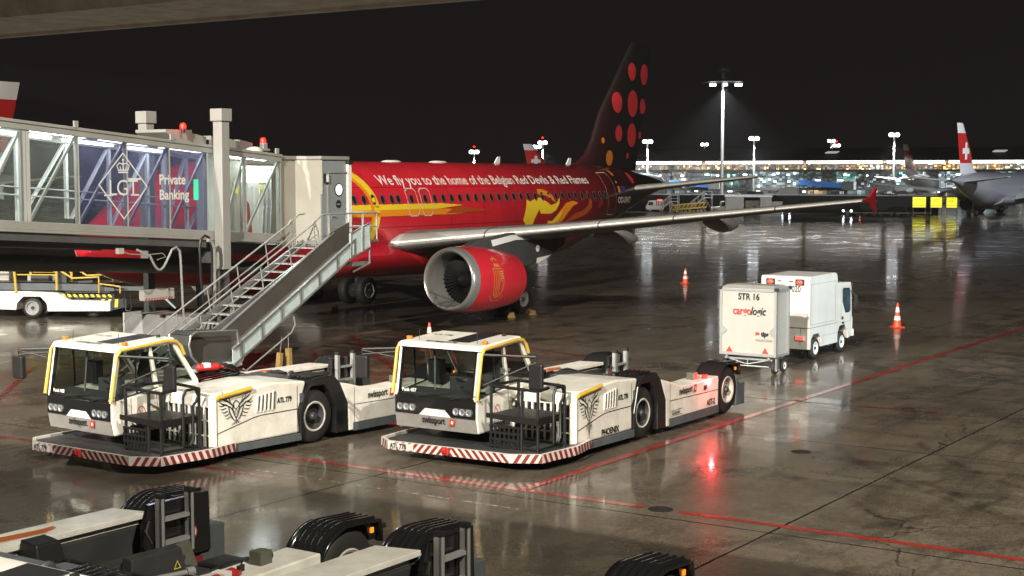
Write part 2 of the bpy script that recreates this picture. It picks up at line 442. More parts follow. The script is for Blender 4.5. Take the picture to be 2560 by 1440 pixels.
    b2 = N('ShaderNodeBump'); b2.inputs['Strength'].default_value = 0.5; b2.inputs['Distance'].default_value = 0.5
    L.new(h2, b2.inputs['Height']); L.new(b2.outputs[0], b.inputs['Normal'])
    return m
M['ground'] = ground_material()
g = MB()
g.poly([(-500, -400, 0), (1400, -400, 0), (1400, 700, 0), (-500, 700, 0)])
go = struct(g.build('apron_ground', M['ground'], keep=True))
go.location = (3.8, 21.55, 0); go.rotation_euler = (0, 0, ROT)
# painted lines, each a thin sheet above the slabs
def worn(name, col, thr):
    m = mat(name, col, 0.3, coat=0.8, var=0.4, scale=1.5)
    t = m.node_tree; b = t.nodes['Principled BSDF']
    tc = t.nodes.new('ShaderNodeTexCoord'); n = t.nodes.new('ShaderNodeTexNoise'); n.inputs['Scale'].default_value = 7; n.inputs['Detail'].default_value = 6
    t.links.new(tc.outputs['Object'], n.inputs['Vector'])
    r = t.nodes.new('ShaderNodeMapRange'); r.inputs[1].default_value = thr; r.inputs[2].default_value = thr + 0.12
    t.links.new(n.outputs['Fac'], r.inputs[0]); t.links.new(r.outputs[0], b.inputs['Alpha'])
    return m
M['linered'] = worn('worn_red_paint', (0.36, 0.035, 0.03), 0.27)
M['linered2'] = worn('faded_red_paint', (0.24, 0.028, 0.024), 0.40)
M['lineyel'] = worn('worn_yellow_paint', (0.42, 0.34, 0.10), 0.34)
M['linewht'] = worn('worn_white_paint', (0.45, 0.42, 0.36), 0.46)
def line(name, a, b, w, m, z=0.004):
    a = Vector((*a, z)); b = Vector((*b, z)); d = (b - a).normalized(); n = Vector((-d.y, d.x, 0)) * w / 2
    g = MB(); k = max(1, int((b - a).length / 3))
    for i in range(k):
        p = a.lerp(b, i / k); q = a.lerp(b, (i + 1) / k)
        g.poly([p - n, q - n, q + n, p + n])
    return struct(g.build(name, m, keep=True))
line('red_stand_line', (-5.4, 28.25), (2.1, 23.27), 0.16, M['linered'])
line('red_stand_line', (2.62, 22.92), (16, 14.03), 0.16, M['linered'])
line('red_stand_line', (0.2, 24.6), (28.5, 67.5), 0.17, M['linered'], 0.008)
line('red_stand_line', (-4.2, 25.6), (-14.0, 32.1), 0.16, M['linered2'])
line('red_stand_line', (-11.5, 31.0), (-13.3, 41.0), 0.16, M['linered2'], 0.008)
line('red_stand_line', (-5.4, 48.9), (-1.5, 33.5), 0.22, M['linered2'])
line('red_stand_line', (-6.6, 47.2), (-4.4, 37.0), 0.22, M['linered2'])
line('red_stand_line', (-7.6, 44.8), (-6.0, 36.6), 0.22, M['linered2'])
line('red_stand_line', (-5.4, 48.9), (0.4, 45.4), 0.16, M['linered2'], 0.008)
line('red_stand_line', (0.4, 45.4), (3.2, 41.6), 0.16, M['linered2'], 0.012)
line('red_stand_line', (-2.5, 40.6), (9.5, 32.6), 0.14, M['linered2'], 0.008)
line('yellow_lead_line', (-8.17, 51.0), (-3.35, 56.06), 0.13, M['lineyel'])
line('yellow_lead_line', (-3.35, 56.06), (17.25, 81.68), 0.10, M['lineyel'], 0.008)
line('yellow_lead_line', (-17.5, 33.0), (-12.6, 46.8), 0.13, M['lineyel'])
line('white_service_line', (-6.0, 27.2), (0.1, 23.1), 0.05, M['linewht'])
M['iron'] = mat('cast_iron', (0.012, 0.011, 0.010), 0.5, var=0.3, scale=20)
def manhole(x, y, r, lab):
    g = MB(); g.lathe([(0.0, r), (0.006, r), (0.006, r * 0.9), (0.003, r * 0.86), (0.003, 0.001)], (0, 0, 0.002), (0, 0, 1), 20)
    for k in range(6): g.box(-r*.7, r*.7, -r*.6 + k*r*.24, -r*.55 + k*r*.24, 0.004, 0.007)
    o = g.build('manhole_cover', M['iron']); o.location = (x, y, 0)
    return tag(o, lab, 'manhole cover', 'drain covers in the apron')
manhole(2.35, 23.1, 0.2, 'dark round drain cover in the gap of the red line')
manhole(5.53, 28.0, 0.19, 'dark round drain cover alone on open concrete, between the tractor and the slab joint')
manhole(8.99, 33.3, 0.15, 'smaller drain cover on open concrete, in front of the box trailer')
manhole(12.46, 38.4, 0.2, 'pale rimmed drain cover farthest off, beyond the red line')
# ------------------------------------------------------------------ airliners (local x aft from the nose, y starboard, z up)
STN = [0, .25, .7, 1.4, 2.3, 3.4, 4.6, 6.0, 24.5, 26, 27, 28, 29.5, 31, 32.5, 34, 35.5, 36.6, 37.3, 37.57]
TOP = [3.17, 3.52, 3.85, 4.30, 4.95, 5.45, 5.72, 5.82, 5.82, 5.82, 5.82, 5.82, 5.80, 5.75, 5.65, 5.50, 5.31, 5.14, 4.98, 4.86]
BOT = [3.05, 2.72, 2.42, 2.10, 1.86, 1.74, 1.69, 1.68, 1.68, 1.76, 1.93, 2.20, 2.58, 3.00, 3.45, 3.90, 4.28, 4.52, 4.70, 4.82]
WID = [.06, .42, .78, 1.18, 1.52, 1.78, 1.91, 1.975, 1.975, 1.97, 1.95, 1.90, 1.74, 1.50, 1.24, .95, .64, .38, .18, .05]
def itp(x, X, Y):
    if x <= X[0]: return Y[0]
    for i in range(len(X) - 1):
        if x <= X[i+1]:
            return Y[i] + (Y[i+1] - Y[i]) * (x - X[i]) / (X[i+1] - X[i])
    return Y[-1]
def fus(s):
    t = itp(s, STN, TOP); b = itp(s, STN, BOT)
    return (t + b) / 2, (t - b) / 2, itp(s, STN, WID)
def fuse_pt(s, z, eps=0.012, side=-1):
    zc, rz, ry = fus(s)
    k = max(-0.999, min(0.999, (z - zc) / rz)); a = math.asin(k)
    return Vector((s, side * (ry + eps) * math.cos(a), zc + (rz + eps) * math.sin(a)))
NAF = [(1, 0), (.9, .021), (.75, .045), (.6, .065), (.45, .078), (.3, .082), (.2, .077), (.12, .066), (.06, .05), (.025, .034), (.006, .017), (0, 0),
       (.006, -.014), (.025, -.026), (.06, -.036), (.12, -.045), (.2, -.050), (.3, -.052), (.45, -.048), (.6, -.038), (.75, -.025), (.9, -.010)]
def foil(le, chord, thick, inc, yz):          # yz: (y, z of leading edge); returns ring of points
    out = []; ci, si = math.cos(R(inc)), math.sin(R(inc))
    for fx, fz in NAF:
        x = fx * chord; z = fz * chord * thick / .13
        out.append((le + x * ci + z * si, yz[0], yz[1] - x * si + z * ci))
    return out
def wing_mesh(m, side, white=False):
    secs = [(12.65, 6.9, .15, 5.0, 1.5, 2.78), (13.1, 6.3, .145, 4.6, 2.3, 2.86), (15.1, 3.95, .125, 3.0, 6.4, 3.28), (18.0, 2.55, .115, 1.6, 12.3, 3.90), (20.2, 1.6, .11, .8, 16.9, 4.40)]
    m.loft([foil(le, c, t, i, (side * y, z)) for le, c, t, i, y, z in secs])
    for f in m.bm.faces:                       # bright metal leading edge: the first strips of the section
        pass
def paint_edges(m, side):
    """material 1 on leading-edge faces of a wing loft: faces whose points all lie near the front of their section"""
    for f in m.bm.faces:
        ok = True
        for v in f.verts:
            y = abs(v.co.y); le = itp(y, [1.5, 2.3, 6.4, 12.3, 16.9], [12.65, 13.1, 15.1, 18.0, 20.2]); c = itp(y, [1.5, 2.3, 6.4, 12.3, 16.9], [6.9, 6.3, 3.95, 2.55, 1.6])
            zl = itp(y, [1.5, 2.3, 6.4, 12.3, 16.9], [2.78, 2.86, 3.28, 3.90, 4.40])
            if v.co.x - le > c * (.07 if v.co.z > zl - .006 * c else .012): ok = False  # bright band cut short below; the darker grey paints the underside's shade
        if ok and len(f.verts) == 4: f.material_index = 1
def fin_mesh(m, front=28.2):
    # leading edge with the curved dorsal fillet, then a straight swept edge
    LE = [(28.2, 5.80), (28.9, 5.95), (29.6, 6.28), (30.2, 6.95), (30.9, 8.25), (32.4, 9.95), (33.75, 11.45), (34.05, 11.76)]
    TEx = lambda z: 34.55 + (z - 5.6) * (36.1 - 34.55) / 6.1
    secs = []
    for x, z in [(28.2, 5.55)] + LE:
        c = TEx(z) - x; th = itp(z, [5.5, 6.5, 11.7], [.06, .085, .10]); ring = []
        for fx, fz in NAF: ring.append((x + fx * c, (fz if fz > 0 else fz * 1.5) * c * th / .13, z))
        secs.append(ring)
    m.loft(secs)
def fin_half(x, z):
    """half thickness of the fin at a point"""
    LEx = itp(z, [5.55, 5.95, 6.28, 6.95, 8.25, 9.95, 11.45, 11.76], [28.2, 28.9, 29.6, 30.2, 30.9, 32.4, 33.75, 34.05]); te = 34.55 + (z - 5.6) * (36.1 - 34.55) / 6.1
    c = te - LEx; fx = max(0.0, min(1.0, (x - LEx) / c)); th = itp(z, [5.5, 6.5, 11.7], [.06, .085, .10])
    X = [0, .006, .025, .06, .12, .2, .3, .45, .6, .75, .9, 1]; Y = [0, .017, .034, .05, .066, .077, .082, .078, .065, .045, .021, 0]
    return itp(fx, X, Y) * c * th / .13
def fin_pt(x, z, eps=0.012, side=-1): return Vector((x, side * (fin_half(x, z) + eps), z))

def wheel_part(name, parent, c, r, w, rimr, rimmat, side=-1, axis='y', lugs=8, rimd=.3, dish=None):
    """tyre with rounded shoulders as the part, the rim and hub as its sub-parts; side: which way the outer face looks along the axis"""
    d = Vector((0, side, 0)) if axis == 'y' else Vector((side, 0, 0))
    m = MB()
    prof = [(w*.5, rimr), (w*.5, rimr*1.12), (w*.47, r*.86), (w*.36, r*.965), (w*.2, r), (-w*.2, r), (-w*.36, r*.965), (-w*.47, r*.86), (-w*.5, rimr*1.12), (-w*.5, rimr)]
    m.lathe(prof, (0, 0, 0), d, 32)
    for q in (-.12, .0, .12):
        m.lathe([(w*q-.006, r*1.001), (w*q, r*.985), (w*q+.006, r*1.001)], (0, 0, 0), d, 32)
    t = m.build(name, M['rubber'], parent, smooth=True); t.location = c
    m = MB()
    m.lathe([(w*.5, rimr*1.1), (w*.53, rimr*1.04), (w*.5, rimr*.94)], (0, 0, 0), d, 28)
    if dish: m.mi = 1
    m.lathe([(w*.5, rimr*.94), (w*.5-rimd*rimr, rimr*.86), (w*.5-rimd*rimr*1.05, rimr*.4), (w*.5-rimd*rimr*.6, rimr*.38), (w*.5-rimd*rimr*.6, .001)], (0, 0, 0), d, 28)
    m.lathe([(-w*.5, .001), (-w*.5, rimr)], (0, 0, 0), d, 20)
    m.build('rim', [rimmat, dish] if dish else rimmat, t, smooth=30)
    m = MB()
    m.lathe([(w*.5-rimd*rimr*.6, rimr*.30), (w*.5-.02, rimr*.27), (w*.5+.01, rimr*.2), (w*.5+.01, .001)], (0, 0, 0), d, 16)
    for k in range(lugs):
        a = 2*math.pi*k/lugs; q = Vector((rimr*.62*math.cos(a), 0, rimr*.62*math.sin(a))) if axis == 'y' else Vector((0, rimr*.62*math.cos(a), rimr*.62*math.sin(a)))
        m.cyl(q + d*(w*.5-rimd*rimr*1.05), q + d*(w*.5-rimd*rimr*.75), rimr*.06, n=6)
    m.build('hub', M['dark'], t, smooth=30)
    return t

def airliner(name, label, mats, group=None, detail=True):
    """mats: fuse, fin, wing, edge, under, nacelle, lip, hs"""
    t = thing(name, label, 'airliner', group=group)
    m = MB(); secs = []
    st = [0, .1, .25, .45, .7, 1.0, 1.4, 1.8, 2.3, 2.8, 3.4, 4, 4.6, 5.3, 6] + [6 + i * 1.85 for i in range(1, 11)] + [25.2, 26, 26.5, 27, 27.5, 28, 28.7, 29.5, 30.2, 31, 31.7, 32.5, 33.2, 34, 34.8, 35.5, 36.1, 36.6, 37, 37.3, 37.57]
    for s in st:
        zc, rz, ry = fus(s)
        secs.append([(s, ry * math.cos(2*math.pi*k/56), zc + rz * math.sin(2*math.pi*k/56)) for k in range(56)])
    m.loft(secs)
    m.build('fuselage', mats['fuse'], t, smooth=60)
    m = MB(); secs = []                       # wing-body fairing: a shallow belly bulge
    for s in (10.6, 11.4, 12.6, 14, 16, 18, 19.5, 21, 22.4):
        k = math.sin(math.pi * (s - 10.4) / 12.2) ** .55
        secs.append([(s, (1.55 + .62*k) * math.cos(a) , 2.35 - .0*k + (.66 + .24*k) * math.sin(a)) for a in [2*math.pi*i/32 for i in range(32)]])
    m.loft(secs); m.build('belly_fairing', mats['fuse'], t, smooth=60)
    for side in (-1, 1):
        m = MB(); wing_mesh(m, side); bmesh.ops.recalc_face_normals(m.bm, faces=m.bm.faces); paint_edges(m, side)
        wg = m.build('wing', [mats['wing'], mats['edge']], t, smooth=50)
        if detail:
            Y_ = [1.5, 2.3, 6.4, 12.3, 16.9]
            for yg in (4.9, 8.6, 11.0, 14.2):
                m = MB(); q = []
                for yy in (yg - .018, yg + .018):
                    c_ = itp(yy, Y_, [6.9, 6.3, 3.95, 2.55, 1.6]); q.append(foil(itp(yy, Y_, [12.65, 13.1, 15.1, 18.0, 20.2]) - .004 * c_, c_ * 1.002, itp(yy, Y_, [.15, .145, .125, .115, .11]) * 1.03, itp(yy, Y_, [5.0, 4.6, 3.0, 1.6, .8]), (side * yy, itp(yy, Y_, [2.78, 2.86, 3.28, 3.90, 4.40]))))
                m.loft(q); m.build('slat_gap', M['ink'], wg)
        m = MB()                               # wingtip fence: swept arrow above and below the tip
        fz = 4.42; y0 = side * 16.9
        pl = [(20.2, fz), (20.9, fz + .12), (21.5, fz + .44), (21.66, fz + .44), (21.5, fz + .03), (21.62, fz - .42), (21.45, fz - .42), (20.95, fz - .14)]
        m.prism(pl, 'y', y0 - .04, y0 + .04); m.build('wingtip_fence', mats['fence'], t, bevel=.02)
        for yf, xf, zf, ln in ((7.3, 18.2, 3.16, 3.3), (11.2, 19.4, 3.74, 2.9)):
            m = MB(); secs = []
            for q in (0, .08, .2, .4, .6, .8, .93, 1):
                rr = .34 * math.sin(math.pi * min(1, q * .9 + .06)) ** .7
                secs.append([(xf + ln * q, side * yf + rr * .55 * math.cos(a), zf - .10 - .25*q + rr * 1.0 * math.sin(a)) for a in [2*math.pi*i/16 for i in range(16)]])
            m.loft(secs); m.build('flap_fairing', mats['under'], t, smooth=60)
        # engine
        ex = 10.95; yc = side * 5.75
        ax = Vector((1, 0, -.05))
        o = Vector((ex, yc, 1.76))
        m = MB(); m.lathe([(.30, .905), (.12, .93), (.02, .975), (0.0, 1.01), (.03, 1.05), (.12, 1.085), (.36, 1.125)], o, ax, 48)
        nl = m.build('inlet_lip', mats['lip'], t, smooth=True)
        m = MB(); m.lathe([(.36, 1.125), (.9, 1.16), (1.5, 1.16), (2.1, 1.125), (2.7, 1.06), (3.15, .99), (3.5, .94), (3.5, .90), (2.9, .93)], o, ax, 48)
        nac = m.build('engine_nacelle', mats['nacelle'], t, smooth=50)
        m = MB(); m.lathe([(.30, .905), (.55, .88), (1.05, .875)], o, ax, 48); m.mi = 1; m.lathe([(1.06, .88), (1.07, .02)], o, ax, 32)
        m.build('inlet_duct', [mats['duct'], M['fanblade']], t, smooth=50)
        m = MB()
        for k in range(36):
            a = 2*math.pi*k/36; ca, sa = math.cos(a), math.sin(a)
            def q(r, x, tw): return o + ax * x + Vector((0, r * math.cos(a + tw), r * math.sin(a + tw)))
            m.poly([q(.26, .96, -.05), q(.87, .92, -.04), q(.87, 1.03, .10), q(.26, 1.06, .14)])
        m.build('fan', M['fanblade'], t)
        m = MB(); m.lathe([(.62, .005), (.66, .06), (.78, .16), (.92, .24), (1.0, .27)], o, ax, 24)
        sp = m.build('spinner', M['fanblade'], t, smooth=True)
        m = MB(); m.lathe([(3.1, .74), (3.6, .66), (4.3, .56), (4.85, .46), (4.85, .38), (4.4, .30), (5.2, .02)], o, ax, 32)
        m.build('engine_core', M['hotmetal'], t, smooth=True)
        m = MB()
        pf = [(11.75, 2.80), (12.6, 3.06), (13.8, 3.14), (15.2, 3.28), (18.4, 2.95), (18.3, 2.66), (17.2, 2.30), (15.8, 1.98), (14.6, 2.1), (13.3, 2.5)]
        m.prism(pf, 'y', yc - .17, yc + .17); m.build('pylon', mats['pylon'], t, bevel=.05)
        # tailplane
        m = MB()
        def hf(le, c, y, z): return foil(le, c, .10, 0, (side * y, z))
        m.loft([hf(31.3, 3.9, .5, 4.60), hf(32.0, 3.4, 1.1, 4.66), hf(34.75, 1.5, 5.9, 5.22), hf(35.15, 1.0, 6.22, 5.26)])
        bmesh.ops.recalc_face_normals(m.bm, faces=m.bm.faces)
        for f in m.bm.faces:
            if len(f.verts) == 4 and all(v.co.x - itp(abs(v.co.y), [.5, 1.1, 5.9, 6.22], [31.3, 32.0, 34.75, 35.15]) < .065 * itp(abs(v.co.y), [.5, 1.1, 5.9, 6.22], [3.9, 3.4, 1.5, 1.0]) for v in f.verts): f.material_index = 1
        m.build('tailplane', [mats['hs'], mats['edge']], t, smooth=50)
        # main gear
        m = MB(); m.cyl((17.7, side*3.8, .55), (17.5, side*3.6, 2.7), .11, n=12); m.cyl((17.71, side*3.3, .58), (17.71, side*4.3, .58), .07, n=10)
        m.bar((17.3, side*3.65, 1.9), (16.9, side*2.4, 2.3), .09)
        lg = m.build('main_gear_strut', M['dark'], t)
        for yy in (3.36, 4.24):
            wheel_part('gear_wheel', t, (17.71, side * yy, .575), .575, .41, .29, M['grey'], side if yy > 4 else -side)
    m = MB(); fin_mesh(m); m.build('tail_fin', mats['fin'], t, smooth=50)
    m = MB(); m.cyl((5.07, 0, .38), (4.9, 0, 2.2), .08, n=10); m.cyl((5.07, -.3, .38), (5.07, .3, .38), .05, n=8)
    m.build('nose_gear_strut', M['dark'], t)
    for yy in (-.25, .25): wheel_part('gear_wheel', t, (5.07, yy, .385), .385, .22, .2, M['grey'], -1 if yy < 0 else 1)
    return t

# ---- paint of the red aircraft: plain red to over the wing, then darkening towards the black tail (it is painted so)
def ramp_paint(name, stops, rough=.28):
    m = mat(name, (0.5, 0.02, 0.03), rough, coat=0.5); t = m.node_tree; b = t.nodes['Principled BSDF']
    tc = t.nodes.new('ShaderNodeTexCoord'); sx = t.nodes.new('ShaderNodeSeparateXYZ'); mp = t.nodes.new('ShaderNodeMapRange')
    mp.inputs[1].default_value = 0; mp.inputs[2].default_value = 40
    t.links.new(tc.outputs['Object'], sx.inputs[0]); t.links.new(sx.outputs[0], mp.inputs[0])
    r = t.nodes.new('ShaderNodeValToRGB'); el = r.color_ramp.elements
    el[0].position = stops[0][0] / 40; el[0].color = (*stops[0][1], 1); el[1].position = stops[-1][0] / 40; el[1].color = (*stops[-1][1], 1)
    for p, c in stops[1:-1]: e = el.new(p / 40); e.color = (*c, 1)
    t.links.new(mp.outputs[0], r.inputs[0])
    nz = t.nodes.new('ShaderNodeTexNoise'); nz.inputs['Scale'].default_value = 1.1; nz.inputs['Detail'].default_value = 6
    t.links.new(tc.outputs['Object'], nz.inputs['Vector'])
    m2 = t.nodes.new('ShaderNodeMapRange'); m2.inputs[1].default_value = .35; m2.inputs[2].default_value = .65; m2.inputs[3].default_value = .86; m2.inputs[4].default_value = 1
    t.links.new(nz.outputs['Fac'], m2.inputs[0])
    mx = t.nodes.new('ShaderNodeMix'); mx.data_type = 'RGBA'; mx.blend_type = 'MULTIPLY'; mx.inputs[0].default_value = 1
    t.links.new(r.outputs[0], mx.inputs[6]); t.links.new(m2.outputs[0], mx.inputs[7]); t.links.new(mx.outputs[2], b.inputs['Base Color'])
    return m
RED = (0.62, 0.020, 0.034)
M['redfuse'] = ramp_paint('red_livery_paint', [(0, RED), (18, RED), (22, (.38, .014, .024)), (26.5, (.16, .010, .016)), (30, (.045, .008, .010)), (34, (.014, .010, .011))])
M['redfin'] = ramp_paint('dark_fin_paint', [(28, (.055, .008, .011)), (30.5, (.022, .007, .008)), (33.5, (.009, .008, .008)), (37, (.008, .007, .007))], .5)
M['rednac'] = mat('red_nacelle_paint', (0.55, 0.018, 0.030), .26, coat=.6, var=.12, scale=1.5)
M['wingshade'] = mat('wing_grey_with_shade', (.13, .13, .13), .42, var=.25, scale=1)  # grey darkened so the colour carries the underside's shade
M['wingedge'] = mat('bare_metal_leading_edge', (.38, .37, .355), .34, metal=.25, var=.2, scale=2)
M['pylon'] = mat('pylon_dark_grey', (.055, .055, .055), .4, var=.3, scale=2)
M['under'] = mat('fairing_grey_paint', (.27, .265, .26), .4, var=.25, scale=1.5)
M['duct'] = mat('inlet_duct_grey', (.17, .172, .172), .35, var=.15, scale=2)
M['fanblade'] = mat('fan_titanium', (.010, .010, .011), .6, spec=.15)
M['hotmetal'] = mat('exhaust_metal', (.045, .04, .038), .4, metal=.6)
M['dkred'] = mat('fence_red_paint', (.30, .014, .018), .4, coat=.2)
M['livyel'] = mat('livery_yellow', (.80, .56, .03), .3, coat=.4)
M['livora'] = mat('livery_orange', (.74, .25, .015), .3, coat=.4)
M['livdor'] = mat('livery_dark_orange', (.38, .07, .014), .3, coat=.4)
M['livdark'] = mat('livery_ember', (.20, .025, .015), .3, coat=.4)
M['dotred'] = mat('livery_red_dot', (.50, .030, .040), .45)
M['dotora'] = mat('livery_orange_dot', (.55, .17, .02), .45)
M['pane'] = mat('cabin_window_pane', (.015, .016, .018), .1, coat=.6)
M['frame'] = mat('cabin_window_frame', (.16, .14, .14), .35, metal=.4)
M['gold'] = mat('gold_emblem_paint', (.62, .33, .05), .35, metal=.2)

red = airliner('red_airliner', 'red airliner with yellow ring and slogan, nose behind the boarding bridge, dotted dark tail',
    dict(fuse=M['redfuse'], fin=M['redfin'], wing=M['wingshade'], edge=M['wingedge'], under=M['under'], nacelle=M['rednac'], lip=M['chrome'], duct=M['duct'], hs=M['under'], fence=M['dkred'], pylon=M['pylon']))
red.location = N0; red.rotation_euler = (0, 0, ROT)
fz = lambda s, z: fuse_pt(s, z)
# cabin windows, one part each
m = MB(); m.lathe([(0, .115), (.012, .135), (.014, .10)], (0, 0, 0), (0, -1, 0), 20)
for v in m.bm.verts: v.co.z *= 1.5
wf = m.build('cabin_window', M['frame'], red, smooth=True)
m = MB(); m.poly([(.105*math.cos(2*math.pi*k/20), -.006, .158*math.sin(2*math.pi*k/20)) for k in range(20)])
m.build('pane', M['pane'], wf)
xs = [5.9 + .533 * i for i in range(14)] + [13.21, 14.01, 14.85] + [15.46 + .541 * i for i in range(25)]
for i, s in enumerate(xs):
    p = fuse_pt(s, 4.43, .004); a = math.asin((4.43 - 3.75) / 2.07)
    o = wf if i == 0 else inst(wf, red)
    o.location = p; o.rotation_euler = (-a * .95, 0, 0)
# slogan wrapped onto the upper side
txt = 'We fly you to the home of the Belgian Red Devils & Red Flames'
vs, fs = text2d(txt, 1.0, bold=.010, spacing=.99)
x0 = min(v[0] for v in vs); x1 = max(v[0] for v in vs)
q0 = 2.07 * math.asin((4.95 - 3.75) / 2.07)
def textfn(x, y):
    s = 12.45 + (x - x0) / (x1 - x0) * (27.35 - 12.45); a = (q0 + y * .66) / 2.07
    return Vector((s, -(1.975 + .014) * math.cos(a), 3.75 + (2.07 + .014) * math.sin(a)))
decal('slogan_lettering', M['letterw'], red, [(vs, fs)], textfn, .3)
# yellow ring and two-tone bar
decal('ring_emblem', M['livyel'], red, [ringshape(10.2, 4.0, 1.40, 1.84, 48, sx=1.0)], fz, .12, label='yellow ring on the red fuselage')
decal('ring_shade', M['livora'], red, [ringshape(10.2, 4.0, 1.36, 1.52, 48, a0=-60, a1=170)], lambda s, z: fuse_pt(s, z, .017), .12)
decal('bar_stripe', M['livyel'], red, [[(8.2, 4.05), (15.6, 4.05), (17.2, 4.16), (15.8, 4.25), (8.2, 4.25)]], fz, .12, label='yellow upper half of the bar')
decal('bar_stripe', M['livora'], red, [[(8.2, 3.82), (16.6, 3.82), (18.0, 3.92), (16.0, 4.048), (8.2, 4.048)]], fz, .12, label='orange lower half of the bar')
decal('bar_stripe', M['livdor'], red, [[(16.0, 3.86), (19.2, 3.90), (16.8, 4.12)]], lambda s, z: fuse_pt(s, z, .018), .12)
# trident head and flames
decal('flame_emblem', M['livyel'], red, [[(21.78, 4.31), (22.04, 4.23), (22.37, 4.32), (22.79, 4.38), (23.2, 4.25), (23.6, 4.05), (24.02, 4.12), (24.42, 4.37), (24.27, 4.09), (23.97, 3.82), (23.56, 3.69), (22.75, 3.71), (22.66, 3.9), (22.32, 3.53), (22.2, 3.24), (21.72, 3.23), (21.43, 3.47)]], fz, .12, label='yellow trident head')
decal('flame_emblem', M['livora'], red, [[(22.80, 4.52), (22.75, 4.56), (22.82, 4.74), (23.21, 4.72), (23.63, 4.61), (23.85, 4.47), (24.0, 4.15), (23.7, 4.30), (23.35, 4.45)]], fz, .12)
decal('flame_emblem', M['livora'], red, [[(23.3, 3.4), (23.71, 3.39), (24.17, 3.71), (24.85, 4.13), (25.41, 4.21), (25.87, 4.12), (25.35, 3.96), (24.92, 3.69), (24.54, 3.37), (24.17, 3.24), (23.4, 3.23)]], fz, .12)
decal('flame_emblem', M['livyel'], red, [[(23.35, 3.38), (23.71, 3.37), (24.1, 3.60), (24.5, 3.88), (24.45, 3.70), (24.2, 3.42), (23.9, 3.26), (23.4, 3.25)]], lambda s, z: fuse_pt(s, z, .018), .12)
decal('flame_emblem', M['livdor'], red, [[(24.46, 3.3), (24.97, 3.41), (25.57, 3.68), (26.22, 3.78), (26.67, 3.99), (26.87, 4.33), (27.06, 4.21), (27.01, 3.87), (26.58, 3.63), (25.84, 3.45), (25.21, 3.35), (24.58, 3.26)]], fz, .12)
decal('flame_emblem', M['livdark'], red, [[(26.06, 4.23), (26.42, 4.31), (26.91, 4.75), (26.81, 4.44), (26.63, 4.28), (26.26, 4.17)]], fz, .12)
decal('flame_emblem', M['livdark'], red, [[(27.5, 3.87), (27.75, 4.09), (28.13, 4.83), (28.09, 4.54), (28.08, 4.2), (28.14, 4.03), (27.75, 3.86)]], fz, .12)
# exits: white outlines over the wing, the aft door
def ex(dx): return [(13.72+dx, 4.72), (13.86+dx, 4.83), (14.28+dx, 4.83), (14.38+dx, 4.72), (14.38+dx, 3.90), (14.26+dx, 3.78), (13.84+dx, 3.78), (13.72+dx, 3.90)]
M['outline'] = mat('door_outline_paint', (.62, .42, .38), .4)
for dx in (0, .84):
    decal('exit_outline', M['outline'], red, [outline(ex(dx), .055)], lambda s, z: fuse_pt(s, z, .020), .1)
decal('aft_door_outline', M['outline'], red, [outline([(28.75, 5.45), (29.55, 5.45), (29.62, 5.36), (29.62, 3.62), (29.52, 3.52), (28.75, 3.52), (28.68, 3.62), (28.68, 5.36)], .04)], fz, .1)
decal('registration_lettering', M['letterw'], red, [text2d('OO-SNO', .46, bold=.008)], lambda x, y: fuse_pt(29.84 + x * .92, 4.05 + y * .85), .1)
M['flagblue'] = mat('flag_blue', (.03, .05, .20), .5)
decal('flag', M['ink'], red, [rect(29.86, 30.0, 4.54, 4.82)], fz, .1)
decal('flag', M['livyel'], red, [rect(30.0, 30.14, 4.54, 4.82)], fz, .1)
decal('flag', M['dotred'], red, [rect(30.14, 30.28, 4.54, 4.82)], fz, .1)
decal('flag', M['flagblue'], red, [rect(30.36, 30.85, 4.54, 4.82)], fz, .1)
# dots on the fin and rear fuselage
for x, z, r, mt in ((33.81, 10.33, .40, 'dotred'), (35.23, 10.27, .48, 'dotred'), (32.30, 8.79, .46, 'dotred'), (33.91, 8.79, .60, 'dotred'), (35.13, 8.72, .36, 'dotred'),
                    (32.43, 7.32, .36, 'dotred'), (33.89, 7.27, .54, 'dotred'), (34.90, 7.3, .17, 'dotred'), (30.95, 6.96, .13, 'dotora'), (31.52, 6.14, .34, 'dotora'), (33.46, 6.26, .14, 'dotred')):
    decal('livery_dot', M[mt], red, [disc(x, z, r * 1.08, 28, .9)], fin_pt, .15, .15)
for x, z, r, mt in ((30.23, 5.42, .14, 'dotora'), (32.09, 5.19, .26, 'dotred'), (30.0, 5.72, .07, 'dotora'), (30.05, 5.0, .05, 'conew')):
    decal('livery_dot', M[mt], red, [disc(x, z, r, 20)], fz, .08)
# gold crest on the port nacelle: crown, shield with stripes, laurel
def nac_pt(x, a):                              # x along the nacelle, a = height along the skin from its mid-line
    rr = itp(x, [.36, .9, 1.5, 2.1, 2.7, 3.15, 3.5], [1.125, 1.16, 1.16, 1.125, 1.06, .99, .94]) + .014
    th = a / rr
    return Vector((10.95 + x, -5.75 - rr * math.cos(th), 1.76 - .05 * x + rr * math.sin(th)))
cx = 1.40; sh = []
sh.append(stroke([(cx-.28, .42), (cx-.28, -.32), (cx-.20, -.52), (cx, -.62), (cx+.22, -.52), (cx+.32, -.25), (cx+.32, .42), (cx-.30, .42)], [.024]*8))
for dx in (-.16, -.06, .04): sh.append(stroke([(cx+dx, .40), (cx+dx, -.55)], [.02, .02]))
sh.append(stroke([(cx+.10, .02), (cx+.24, .0), (cx+.29, -.15), (cx+.24, -.42), (cx+.08, -.5)], [.02]*5))
for k in range(4): sh.append(rect(cx+.1, cx+.3, .34-k*.08, .30-k*.08))
sh.append(rect(cx-.15, cx+.17, .50, .54)); sh.append(rect(cx-.15, cx+.17, .57, .60))
